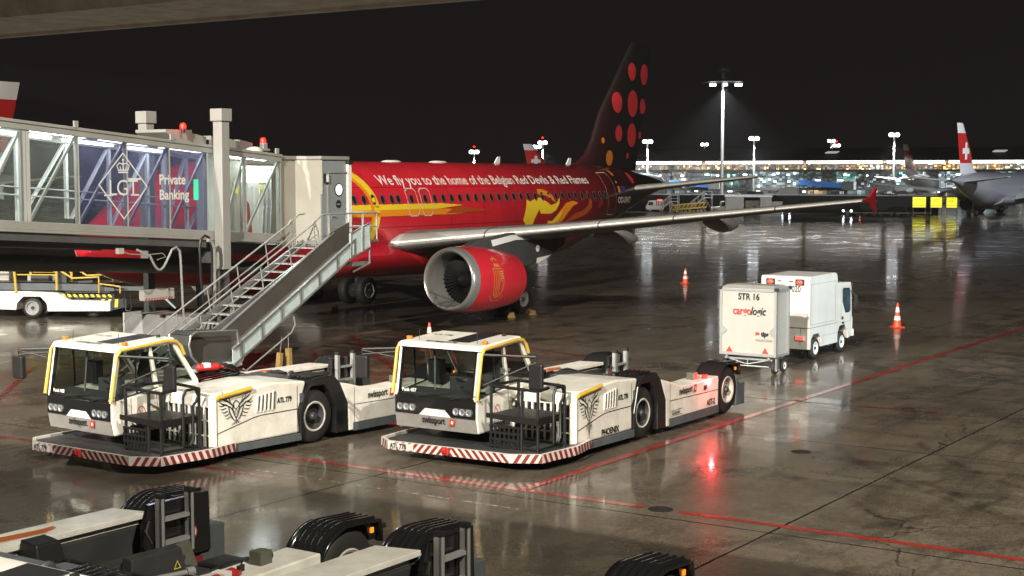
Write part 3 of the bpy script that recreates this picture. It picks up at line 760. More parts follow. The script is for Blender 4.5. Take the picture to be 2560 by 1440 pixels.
sh.append(ringshape(cx+.01, .70, .10, .14, 16, a0=0, a1=180)); sh.append(disc(cx+.01, .88, .035, 8)); sh.append(disc(cx-.14, .80, .03, 8)); sh.append(disc(cx+.16, .80, .03, 8))
for k in range(5):
    for sg in (-1, 1):
        a = -0.72 - .0*k; x = cx + sg * (.05 + k*.075); y = -.78 + k*k*.012
        sh.append([(x, y), (x + sg*.05, y + .06), (x + sg*.08, y + .05), (x + sg*.03, y - .01)])
decal('crest_emblem', M['gold'], red, sh, nac_pt, .1, .2)
# white patches painted on the pylon side
for q in ([(13.3, 3.02), (14.6, 3.16), (16.2, 3.15), (16.3, 2.95), (14.9, 2.98), (13.4, 2.80)], [(16.3, 2.26), (17.3, 2.34), (17.0, 2.24), (16.25, 2.05)]):
    decal('pylon_patch', M['letterw'], red, [q], lambda x, z: Vector((x, -5.935, z)))
decal('pylon_patch', M['letterw'], red, [disc(16.35, 2.62, .13)], lambda x, z: Vector((x, -5.935, z)))
# aerials and domes along the crown
for s, w in ((15.2, 1), (18.2, 1), (22.2, 0), (28.0, 0)):
    m = MB()
    if w: m.ball((s, 0, 5.82), .55, 16, 1, .45, .14); m.build('antenna_dome', M['letterw'], red, smooth=True)
    else: m.prism([(s, 5.8), (s + .38, 5.8), (s + .42, 6.1), (s + .25, 6.1)], 'y', -.03, .03); m.build('blade_antenna', M['letterw'], red)

M['seamred'] = mat('skin_seam', (.16, .008, .012), .5)
for s_ in (9.4, 11.75, 16.4, 18.6, 20.9, 24.45, 27.2):
    decal('skin_seam', M['seamred'], red, [rect(s_, s_ + .022, 2.6, 5.6)], lambda s, z: fuse_pt(s, z, .006), .1)
for z_ in (3.42, 4.86): decal('skin_seam', M['seamred'], red, [rect(9.0, 28.0, z_, z_ + .016)], lambda s, z: fuse_pt(s, z, .006), 0, .5)
# ------------------------------------------------------------------ boarding bridge (same axes as the aircraft)
br = thing('boarding_bridge', 'grey glass sided boarding bridge with blue printed panes, stair and slide at its end', 'boarding bridge', N0, ROT)
top = lambda s: 5.98 - .0775 * s
bot = lambda s: 3.50 - .066 * s
YN, YF = -6.8, -4.5
S0, S1 = -14.0, 1.55
def long_beam(y0, y1, f, z0, z1, s0=S0, s1=S1, m=None):
    m = m or MB(); n = 1
    m.hexa([(s0, y0, f(s0)+z0), (s0, y1, f(s0)+z0), (s0, y1, f(s0)+z1), (s0, y0, f(s0)+z1)], [(s1, y0, f(s1)+z0), (s1, y1, f(s1)+z0), (s1, y1, f(s1)+z1), (s1, y0, f(s1)+z1)])
    return m
long_beam(YN+.02, YF-.02, top, -.10, -.02).build('roof', M['lgrey'], br)
for y0, y1 in ((YN-.05, YN+.10), (YF-.10, YF+.05)):
    m = long_beam(y0, y1, top, -.20, 0); long_beam(y0-.03 if y0 < -6 else y0, y1 if y0 < -6 else y1+.03, top, -.055, .02, m=m)
    m.build('roof_beam', M['lgrey'], br, bevel=.01)
for y0, y1 in ((YN-.05, YN+.10), (YF-.10, YF+.05)):
    m = long_beam(y0, y1, bot, .05, .24); long_beam(y0-.04 if y0 < -6 else y0, y1, bot, -.02, .05, m=m)
    m.build('floor_beam', M['lgrey'], br, bevel=.01)
long_beam(YN+.1, YF-.1, bot, .06, .16).build('floor', M['grey'], br)
m = long_beam(YN-.02, YN+.15, bot, -.22, -.04, S0, -1.4); long_beam(YN+.5, YN+.62, bot, -.36, -.05, S0, 1.5, m)
m.build('lower_beam', M['dgrey'], br)
# posts, diagonals on both walls
posts = [-13.0, -11.4, -9.9, -8.5, -7.22, -7.08, -5.63, -4.10, -2.68, -1.33, -.74, .12, 1.50]
wide = {-7.22: .14, -7.08: .10}
def wallframe(y, mt, name):
    w = .075
    for s in posts:
        m = MB(); m.box(s - wide.get(s, w)/2, s + wide.get(s, w)/2, y - .05, y + .05, bot(s)+.24, top(s)-.2); m.build(name, mt, br)
    for a, b in zip(posts, posts[1:]):
        if b - a < .8: continue
        m = MB(); m.bar((a + .07, y + .02, bot(a)+.27), (b - .05, y + .02, top(b)-.22), .06 if y < -6 else .10, .06); m.build('diagonal_brace', mt, br)
M['truss'] = mat('truss_grey', (.42, .43, .42), .4, var=.15, scale=1.5)
M['trussw'] = mat('inner_truss_white', (.74, .76, .75), .4, var=.1, scale=1.5)
wallframe(YN + .03, M['truss'], 'wall_post')
wallframe(YF - .03, M['trussw'], 'wall_post')
def pane(y, a, b, mt):
    m = MB(); m.poly([(a, y, bot(a)+.24), (b, y, bot(b)+.24), (b, y, top(b)-.2), (a, y, top(a)-.2)])
    return m.build('glass_pane', mt, br, keep=True)
for a, b in zip(posts, posts[1:]):
    if b - a < .5: continue
    pane(YN - .03, a + .03, b - .03, M['blueglass'] if -5.7 < a < -1.4 else M['clearglass'])
for a, b in ((-13, -7.1), (-7.1, -1.33), (-1.2, 1.5)): pane(YF + .03, a, b, M['clearglass'])
# low inner kick rails and handrails seen through the glass
m = MB()
for zz in (.42, .62): m.tube([(S0, YF-.15, bot(S0)+zz+.5), (S1, YF-.15, bot(S1)+zz+.5)], .022)
m.build('inner_handrail', M['alu'], br)
long_beam(YN+.12, YN+.16, bot, .24, .36, -7.05, -5.66).build('kick_plate', M['dgrey'], br)
M['tubelight'] = lamp('tunnel_tube_light', (.93, 1.0, .97), 20.0)
M['ceil'] = mat('tunnel_ceiling_white', (.70, .72, .71), .5)
long_beam(YN+.12, YF-.12, top, -.118, -.104).build('ceiling', M['ceil'], br)
for a, b in ((-13.6, -11.8), (-11.2, -9.4), (-9.0, -7.5), (-6.8, -5.0), (-4.5, -3.0), (-2.5, -1.1), (-.5, .4), (.7, 1.4)):
    m = MB(); y = -6.35
    m.hexa([(a, y-.11, top(a)-.17), (a, y+.11, top(a)-.17), (a, y+.11, top(a)-.12), (a, y-.11, top(a)-.12)], [(b, y-.11, top(b)-.17), (b, y+.11, top(b)-.17), (b, y+.11, top(b)-.12), (b, y-.11, top(b)-.12)])
    m.build('ceiling_light', M['tubelight'], br)
    if b < -1:
        m = MB(); y = -5.0
        m.hexa([(a, y-.11, top(a)-.17), (a, y+.11, top(a)-.17), (a, y+.11, top(a)-.12), (a, y-.11, top(a)-.12)], [(b, y-.11, top(b)-.17), (b, y+.11, top(b)-.17), (b, y+.11, top(b)-.12), (b, y-.11, top(b)-.12)])
        m.build('ceiling_light', M['tubelight'], br)
m = MB(); m.box(1.15, 2.5, -5.75, -5.45, 5.50, 5.55); m.build('ceiling_light', M['tubelight'], br)
# exit sign, inner partition, bellows towards the aircraft
M['exitgreen'] = lamp('lit_exit_sign', (.05, .9, .35), 2.2)
m = MB(); m.box(-.66, -.52, -5.66, -5.62, 4.62, 5.18); m.build('exit_sign', M['exitgreen'], br)
m = MB(); m.box(.42, 1.12, -5.62, -5.55, bot(1)+.16, top(1)-.2); m.build('inner_door', M['beige'], br)
m = MB(); m.box(.34, .40, -5.6, -4.7, bot(0)+.16, top(0)-.2); m.build('partition', M['white2'], br)
m = MB(); secs = []
for k in range(15):
    s = 1.55 + k * .085; y = -5.25 - (.10 if k % 2 else -.06)
    secs.append([(s, y, bot(s)+.16), (s + .03, y - .05, 4.4), (s - .06, y - .12, 5.1), (s - .12 + .25*abs(7-k)/7, y, 5.55)])
rings = [[m.bm.verts.new(p) for p in q] for q in secs]
for a, b in zip(rings, rings[1:]):
    for i in range(3): m._f([a[i], b[i], b[i+1], a[i+1]])
M['bellows'] = mat('bellows_fabric', (.62, .62, .61), .7)
m.build('bellows', M['bellows'], br)
m = MB(); m.prism([(1.22, bot(1)+.2), (1.62, bot(1)+.2), (1.52, 4.45), (1.26, 4.75)], 'y', -5.62, -5.58); m.build('warning_panel', M['dkred'], br)
M['yelsign'] = mat('yellow_notice', (.75, .66, .05), .4)
for s, z, w, h in ((.80, 4.78, .19, .15), (1.95, 4.76, .18, .14), (.84, 5.04, .14, .09), (1.9, 5.02, .3, .06)):
    m = MB(); m.box(s, s + w, -5.68 if s < 1.2 else -5.62, -5.66 if s < 1.2 else -5.60, z, z + h); m.build('notice', M['yelsign'], br)
# printing on the blue panes
fp = lambda x, y: Vector((x, YN - .045, y))
M['print'] = mat('white_print', (.66, .66, .64), .5)
cx, cz = -4.24, 5.03
decal('diamond_emblem', M['print'], br, [outline([(cx, cz+.83), (cx-.80, cz+.03), (cx, cz-.85), (cx+.80, cz-.03)], .045)], fp)
t2 = text2d('LGT', .56, bold=-.002, spacing=.90, align='CENTER')
decal('pane_lettering', M['print'], br, [(t2[0], t2[1])], lambda x, y: fp(cx + x * 1.0, cz - .24 + y))
decal('pane_lettering', M['print'], br, [rect(-.62, -.34, -.255, -.215), rect(.24, .50, -.255, -.215), rect(.16, .58, .145, .19)], lambda x, y: fp(cx + x, cz + y))
crown = [rect(-.16, .16, .33, .37), rect(-.17, .17, .39, .42), stroke([(-.16, .42), (-.2, .52), (-.12, .58), (0, .55), (.12, .58), (.2, .52), (.16, .42)], [.03]*7), stroke([(0, .42), (0, .62)], [.03, .03]), disc(0, .66, .03, 8), stroke([(-.08, .42), (-.1, .5)], [.03, .02]), stroke([(.08, .42), (.1, .5)], [.03, .02])]
decal('crown_emblem', M['print'], br, crown, lambda x, y: fp(cx + x, cz + y - .02))
for body, z in (('Private', 5.06), ('Banking', 4.67)):
    decal('pane_lettering', M['print'], br, [text2d(body, .36, bold=.008)], lambda x, y, z=z: fp(-3.06 + x * .92, z + y))
# lift columns, their caps, the inner columns and the wheel bogie
def column(y0, y1):
    m = MB(); m.box(-1.20, -.90, y0, y1, 2.85, 6.72); o = m.build('lift_column', M['lgrey'], br, bevel=.02)
    m = MB(); m.box(-1.25, -.85, y0-.05, y1+.05, 6.72, 7.05); m.build('cap', M['lgrey'], o, bevel=.015)
    m = MB(); m.box(-1.26, -.84, y0-.06, y1+.06, 2.80, 2.86); m.build('flange', M['lgrey'], o)
    m = MB(); m.box(-1.16, -.92, y0+.06, y1-.06, 1.3, 2.82); m.build('inner_column', M['dgrey'], br)
column(-7.24, -6.92); column(-4.38, -4.06)
m = MB(); m.box(-1.25, -.83, -6.9, -4.42, 2.95, 3.25); m.build('cross_beam', M['dgrey'], br)
m = MB(); m.prism([(-7.5, .85), (-7.5, 1.2), (-7.1, 1.5), (-4.2, 1.5), (-3.8, 1.25), (-3.8, .8), (-4.2, .62), (-7.1, .62)], 'x', -1.6, -.5)
m.build('wheel_bogie', M['grey'], br, bevel=.03)
m = MB(); m.box(-1.62, -.9, -3.84, -3.78, .75, 1.5); m.build('bogie_end_plate', M['white2'], br)
for y in (-6.6, -6.1, -5.0, -4.5): wheel_part('bogie_wheel', br, (-1.05, y, .5), .5, .3, .26, M['grey'], -1)
# support tube under the tunnel, cable trays, cables
tz = lambda s: bot(s) - .76
m = MB(); m.cyl((S0, -5.5, tz(S0)), (-5.4, -5.5, tz(-5.4)), .215, n=28); m.cyl((-5.4, -5.5, tz(-5.4)), (2.2, -5.5, tz(2.2)), .195, n=28)
m.build('support_tube', M['dgrey'], br, smooth=True)
m = MB(); m.hexa([(S0, -6.2, tz(S0)+.36), (S0, -5.9, tz(S0)+.36), (S0, -5.9, tz(S0)+.46), (S0, -6.2, tz(S0)+.46)], [(-4.4, -6.2, tz(-4.4)+.36), (-4.4, -5.9, tz(-4.4)+.36), (-4.4, -5.9, tz(-4.4)+.46), (-4.4, -6.2, tz(-4.4)+.46)])
m.build('cable_tray', M['grey'], br)
m = MB(); m.box(-4.55, -4.38, -6.98, -6.86, 3.34, 3.48); m.build('junction_box', M['offwhite'], br)
def arc(s0, z0, s1, z1, sag, n=14, y=-7.0):
    return [(s0 + (s1-s0)*i/n, y, z0 + (z1-z0)*i/n - sag*math.sin(math.pi*i/n)) for i in range(n+1)]
M['hose'] = mat('grey_cable_hose', (.30, .30, .30), .4, var=.2, scale=8)
m = MB(); m.tube([(-3.9, -6.9, 3.42)] + arc(-3.55, 3.25, -2.95, 3.15, .32, y=-7.0) + [(-2.85, -7.05, 3.38), (-2.70, -7.05, 3.44), (-2.58, -7.05, 3.34), (-2.55, -7.05, 3.1), (-2.55, -7.1, 1.9)] + [(-2.5, -7.1, 1.45), (-2.3, -7.15, 1.2), (-2.0, -7.15, 1.12), (-1.8, -7.15, 1.25)], .032)
m.build('cable_loop', M['hose'], br, smooth=True)
m = MB(); m.tube([(-1.75, -7.35, 2.2), (-1.72, -7.35, 3.1), (-1.74, -7.35, 3.5), (-1.85, -7.35, 3.68), (-1.98, -7.35, 3.72), (-2.12, -7.35, 3.62), (-2.17, -7.35, 3.4), (-2.14, -7.35, 2.6), (-2.05, -7.35, 1.9), (-2.0, -7.3, 1.45), (-2.15, -7.3, 1.15)], .035)
m.build('cable_loop', M['black'], br, smooth=True)
m = MB(); m.tube([(-1.66, -7.36, 1.0), (-1.66, -7.36, 3.35), (-1.74, -7.36, 3.55), (-1.88, -7.36, 3.60)], .055); m.build('conduit', M['lgrey'], br, smooth=True)
m = MB(); m.tube([(-4.4, -6.95, 3.4), (-4.2, -6.97, 3.32), (-3.6, -6.98, 3.28), (-3.1, -6.98, 3.30), (-3.0, -6.98, 3.2), (-3.3, -6.98, 3.14)], .014); m.build('thin_cable', M['hose'], br)
m = MB(); m.box(-2.8, -1.75, -5.95, -5.75, 2.0, 2.28); m.build('height_notice', M['offwhite'], br)
hn = [[(-2.8 + .1*k, 1.93), (-2.75 + .1*k, 1.93), (-2.70 + .1*k, 1.998), (-2.75 + .1*k, 1.998)] for k in range(10)]
decal('notice_stripes', M['inkred'], br, hn, lambda x, y: Vector((x, -5.955, y + .07)))
# roof plant: stepped shroud, beacons, dome lamp, lifting lugs
m = MB()
m.prism([(-2.15, 6.50), (-2.15, 6.42), (-1.55, 6.12), (-1.2, 6.12), (-1.2, 6.5)], 'y', -6.15, -5.0)
for a in (-1.2, -.5, .05, .6): m.hexa([(a, -6.15, 6.05), (a, -5.0, 6.05), (a, -5.0, 6.42 - .075*(a+1.2)), (a, -6.15, 6.42 - .075*(a+1.2))], [(a+.53, -6.15, 6.02), (a+.53, -5.0, 6.02), (a+.53, -5.0, 6.33 - .075*(a+1.2)), (a+.53, -6.15, 6.33 - .075*(a+1.2))])
m.build('roof_shroud', M['lgrey'], br, bevel=.01)
m = MB(); m.box(-1.5, 1.45, -6.5, -6.2, 5.98, 6.04); m.box(1.25, 1.4, -6.45, -6.3, 5.9, 6.2); m.build('lamp_ledge', M['lgrey'], br)
for s, z in ((-1.72, 6.52), (1.33, 6.2)):
    m = MB(); m.cyl((s, -6.35, z - .12), (s, -6.35, z), .05, n=10); b = m.build('beacon', M['black'], br)
    m = MB(); m.lathe([(0, .075), (.10, .075), (.14, .05), (.15, .001)], (s, -6.35, z), (0, 0, 1), 16); m.build('beacon_lens', M['redlit'], b, smooth=True)
m = MB(); m.ball((.75, -6.55, 5.93), .3, 16, 1.1, .6, .55); m.build('dome_lamp', M['conew'], br, smooth=True)
for s in (-9.0, -5.7, 1.35, -2.6):
    m = MB(); m.box(s-.06, s+.06, YN-.08, YN-.03, top(s)-.02, top(s)+.17); m.build('lifting_lug', M['lgrey'], br)
# the cab that turns to the aircraft
cabp = [(1.55, -6.72), (2.25, -6.72), (2.62, -7.34), (3.78, -7.34), (6.3, -2.25), (3.2, -2.25), (1.55, -4.5)]
for (p, q) in zip(cabp[:5], cabp[1:5] + [cabp[5]]):
    d = Vector((q[0]-p[0], q[1]-p[1])).normalized() * .02; n = Vector((-d.y, d.x)) * 2
    m = MB(); m.prism([p, q, (q[0]+n.x, q[1]+n.y), (p[0]+n.x, p[1]+n.y)], 'z', 3.30, 5.74); m.build('cab_wall', M['beige'], br)
m = MB(); m.prism(cabp, 'z', 3.26, 3.32); m.build('cab_floor', M['grey'], br)
m = MB(); m.prism([(1.5, -6.78), (2.23, -6.78), (2.6, -7.40), (3.84, -7.40), (6.3, -2.5), (3.2, -2.5), (1.5, -4.5)], 'z', 5.74, 5.84); m.build('cab_roof', M['lgrey'], br, bevel=.01)
m = MB(); m.prism([(2.25, 5.70), (2.60, 5.70), (2.60, 4.55), (2.52, 4.45)], 'x', 0, .01)
m.bm.clear()
m.hexa([(2.262, -6.78, 5.72), (2.64, -7.40, 5.72), (2.64, -7.40, 4.75), (2.262, -6.78, 5.68)], [(2.22, -6.75, 5.72), (2.60, -7.36, 5.72), (2.60, -7.36, 4.75), (2.22, -6.75, 5.68)])
m.build('corner_panel', M['beige'], br)
m = MB(); m.box(2.64, 3.76, -7.37, -7.345, 3.4, 5.70); m.build('door_wall', M['doorgrey'], br)
m = MB(); m.box(2.95, 3.66, -7.40, -7.372, 3.46, 5.35); d = m.build('service_door', M['doorgrey'], br, bevel=.006)
m = MB(); m.lathe([(0, .17), (.02, .19), (.03, .16)], (3.33, -7.40, 4.88), (0, -1, 0), 24); m.build('porthole_rim', M['black'], d, smooth=True)
M['porthole'] = lamp('lit_porthole', (.95, .95, .92), .8)
m = MB(); m.poly([(3.33 + .165*math.cos(2*math.pi*k/24), -7.415, 4.88 + .165*math.sin(2*math.pi*k/24)) for k in range(24)]); m.build('porthole', M['porthole'], d)
m = MB(); m.poly([(3.33 + .12*math.cos(2*math.pi*k/24), -7.408, 4.46 + .12*math.sin(2*math.pi*k/24)) for k in range(24)]); m.build('no_entry_sign', M['ink'], d)
m = MB(); m.box(3.25, 3.41, -7.414, -7.409, 4.445, 4.475); m.build('sign_bar', M['lgrey'], d)
m = MB(); m.tube([(3.03, -7.42, 4.12), (3.03, -7.46, 4.12), (3.15, -7.46, 4.12)], .014); m.box(2.99, 3.05, -7.412, -7.40, 4.0, 4.2); m.build('door_handle', M['alu'], d)
m = MB(); m.box(2.90, 3.78, -7.43, -7.40, 5.36, 5.40); m.box(2.86, 2.93, -7.41, -7.37, 3.45, 5.36); m.build('door_frame', M['lgrey'], br)
m = MB(); m.box(2.72, 2.86, -7.46, -7.37, 5.08, 5.34); o = m.build('wall_lamp', M['black'], br)
m = MB(); m.box(2.75, 2.84, -7.475, -7.46, 5.1, 5.32); m.build('lens', M['conew'], o)
m = MB(); m.box(3.72, 3.86, -7.46, -7.2, 3.45, 5.72); m.build('corner_post', M['conew'], br)
m = MB(); m.box(3.70, 3.90, -7.50, -7.25, 5.62, 5.74); m.build('corner_bumper', M['black'], br)
# landing, railing, stair
m = MB(); m.box(1.6, 3.9, -8.42, -7.34, 3.38, 3.45); m.build('landing', M['galv'], br)
m = MB(); r = .024
zt = lambda s: 2.7 + .5 * s
for y in (-8.40, -7.55):
    st = -5.3
    m.tube([(st, y, zt(st)+.72), (1.0, y, zt(1.0)+.72), (1.45, y, 4.2), (1.7, y, 4.22)] + ([(3.85, y, 4.22)] if y < -8 else []), r)
    m.tube([(st, y, zt(st)+.36), (1.2, y, zt(1.2)+.36)] , .018)
    for s in (-5.2, -4.2, -3.1, -2.0, -.9, .2, 1.2): m.tube([(s, y, zt(s)), (s - .12, y, zt(s-.12)+.72)], .018)
    m.tube([(1.0, y, zt(1.0)+.72), (1.12, y, 4.05), (1.28, y, 3.75), (1.3, y, 3.5)], .022)
m.build('stair_handrail', M['alu'], br, smooth=True)
m = MB()
for s in (1.75, 2.5, 3.2, 3.85): m.tube([(s, -8.40, 3.42), (s, -8.40, 4.22)], .022)
m.tube([(1.75, -8.40, 3.82), (3.85, -8.40, 3.82)], .018)
m.tube([(3.85, -8.40, 4.22), (3.85, -7.4, 4.22)], r); m.tube([(3.85, -8.40, 3.82), (3.85, -7.4, 3.82)], .018); m.tube([(3.85, -7.9, 3.42), (3.85, -7.9, 4.22)], .02)
m.build('landing_railing', M['alu'], br, smooth=True)
m = MB()
for y in (-8.40, -7.55): m.hexa([(-5.4, y-.03, 0), (-5.4, y+.03, 0), (-5.4, y+.03, .16), (-5.4, y-.03, .16)], [(1.6, y-.03, 3.28), (1.6, y+.03, 3.28), (1.6, y+.03, 3.5), (1.6, y-.03, 3.5)])
m.build('stair_stringer', M['galv'], br)
m = MB()
for k in range(17):
    s = -5.2 + k * .40; m.box(s, s + .27, -8.38, -7.57, zt(s)-.03, zt(s)+.0)
m.build('stair_treads', M['grey'], br)
# slide for prams and bags
nr = lambda s: 2.62 + .54 * s
Y0, Y1 = -9.30, -8.58
a, b = -3.0, 1.7
def slab(y0, y1, z0, z1, s0=a, s1=b, mm=None):
    mm = mm or MB()
    return mm.hexa([(s0, y0, nr(s0)+z0), (s0, y1, nr(s0)+z0), (s0, y1, nr(s0)+z1), (s0, y0, nr(s0)+z1)], [(s1, y0, nr(s1)+z0), (s1, y1, nr(s1)+z0), (s1, y1, nr(s1)+z1), (s1, y0, nr(s1)+z1)])
slab(Y0+.03, Y1-.03, -.40, -.36).build('slide_bed', M['belt'], br)
m = slab(Y0, Y0+.03, -.42, 0); m.build('slide_side', M['galvp'], br)
m = slab(Y1-.03, Y1, -.42, .16); m.build('slide_side', M['belt'], br)
m = slab(Y0-.05, Y0+.04, -.045, .0); slab(Y0-.05, Y0+.04, -.46, -.40, mm=m)
for k in range(7):
    s = a + .25 + k * .74; m.hexa([(s, Y0-.045, nr(s)-.42), (s, Y0, nr(s)-.42), (s, Y0, nr(s)), (s, Y0-.045, nr(s))], [(s+.07, Y0-.045, nr(s+.07)-.42), (s+.07, Y0, nr(s+.07)-.42), (s+.07, Y0, nr(s+.07)), (s+.07, Y0-.045, nr(s+.07))])
slab(Y1-.045, Y1+.03, .15, .19, mm=m)
m.build('slide_frame', M['galv'], br)
m = MB()
for y, mt in ((Y0, 0), (Y1, 1)):
    m.mi = mt
    m.hexa([(1.55, y-.02, 3.02), (1.55, y+.02, 3.02), (1.55, y+.02, 3.70), (1.55, y-.02, 3.70)], [(2.38, y-.02, 3.30), (2.38, y+.02, 3.30), (2.38, y+.02, 3.98), (2.38, y-.02, 3.98)])
m.mi = 1; m.hexa([(1.55, Y0, 3.06), (1.55, Y1, 3.06), (1.55, Y1, 3.1), (1.55, Y0, 3.1)], [(2.38, Y0, 3.36), (2.38, Y1, 3.36), (2.38, Y1, 3.40), (2.38, Y0, 3.40)])
m.build('slide_head', [M['galvp'], M['belt']], br)
m = MB(); m.tube([(1.55, Y0-.03, 3.02), (1.55, Y0-.03, 3.70), (2.38, Y0-.03, 3.98), (2.38, Y0-.03, 3.30), (1.55, Y0-.03, 3.02)], .03); m.tube([(2.05, Y0-.03, 3.18), (2.05, Y0-.03, 3.87)], .04)
m.tube([(2.4, Y0, 3.3), (2.4, Y0, 2.85), (1.7, Y0, 2.65)], .03); m.box(1.7, 2.4, Y0, Y0+.3, 2.8, 2.9)
m.build('slide_head_frame', M['galv'], br)
# catch box at the foot: bowed end wall
pr = [(-2.85, 1.42), (-4.25, 1.50), (-4.42, 1.42), (-4.48, 1.2), (-4.40, .92), (-4.15, .68), (-3.75, .52), (-3.3, .46), (-2.7, .55)]
m = MB()
for (p, q) in zip(pr[1:], pr[2:]): m.hexa([(p[0], Y0, p[1]), (q[0], Y0, q[1]), (q[0]+.03, Y0, q[1]+.02), (p[0]+.03, Y0, p[1]+.02)], [(p[0], Y1, p[1]), (q[0], Y1, q[1]), (q[0]+.03, Y1, q[1]+.02), (p[0]+.03, Y1, p[1]+.02)])
m.build('catch_box', M['dark'], br, smooth=50)
m = MB(); m.prism(pr, 'y', Y1-.02, Y1); m.build('catch_box_side', M['belt'], br)
m = MB(); m.prism(pr, 'y', Y0+.25, Y0+.27); m.build('catch_box_side', M['belt'], br)
m = MB(); m.tube([(p[0], Y0, p[1]) for p in pr + [pr[0]]], .028); m.tube([(p[0], Y1, p[1]) for p in pr[1:]], .022); m.build('catch_box_rim', M['galv'], br, smooth=True)
m = MB(); m.hexa([(-3.5, Y0-.01, .44), (-2.75, Y0-.01, .52), (-2.6, Y0-.01, .72), (-3.4, Y0-.01, .56)], [(-3.5, Y0+.25, .44), (-2.75, Y0+.25, .52), (-2.6, Y0+.25, .72), (-3.4, Y0+.25, .56)]); m.build('slide_lip', M['galvp'], br)
m = MB(); m.tube([(-2.7, Y0-.05, .45), (-2.6, Y0-.05, .38), (-.9, Y0-.05, 1.2), (-.75, Y0-.05, 1.4), (-.8, Y0-.05, 1.62)], .022); m.build('guard_rail', M['alu'], br, smooth=True)
m = MB()
for s in (-3.9,): m.bar((s, Y0+.1, 0), (s, Y0+.1, max(.5, nr(s)-.45)), .06); m.bar((s, Y1-.1, 0), (s, Y1-.1, max(.5, nr(s)-.45)), .06)
m.build('slide_legs', M['dark'], br)
# wooden chocks hanging on cords from the guard rail
def hung(s, y, z, tilt, lab):
    m = MB(); m.box(-.065, .065, -.065, .065, -.5, 0); o = m.build('wheel_chock', M['wood'], None, bevel=.01)
    m = MB(); m.tube([(0, 0, 0), (.02, 0, .42)], .008); m.build('cord', M['hose'], o)
    m = MB(); m.box(-.07, .07, -.07, .07, -.5, -.44); m.build('end_cap', M['yellow'], o)
    w = N0 + A * s + P * y; o.location = (w.x, w.y, z); o.rotation_euler = (0, tilt, ROT)
    tag(o, lab, 'chock', 'wooden chocks')
hung(-1.35, Y0-.06, .72, .14, 'tilted wooden chock hanging on a cord under the slide, in front of the other')
hung(-1.02, Y0-.05, .80, -.05, 'upright wooden chock hanging under the slide, half behind the other')
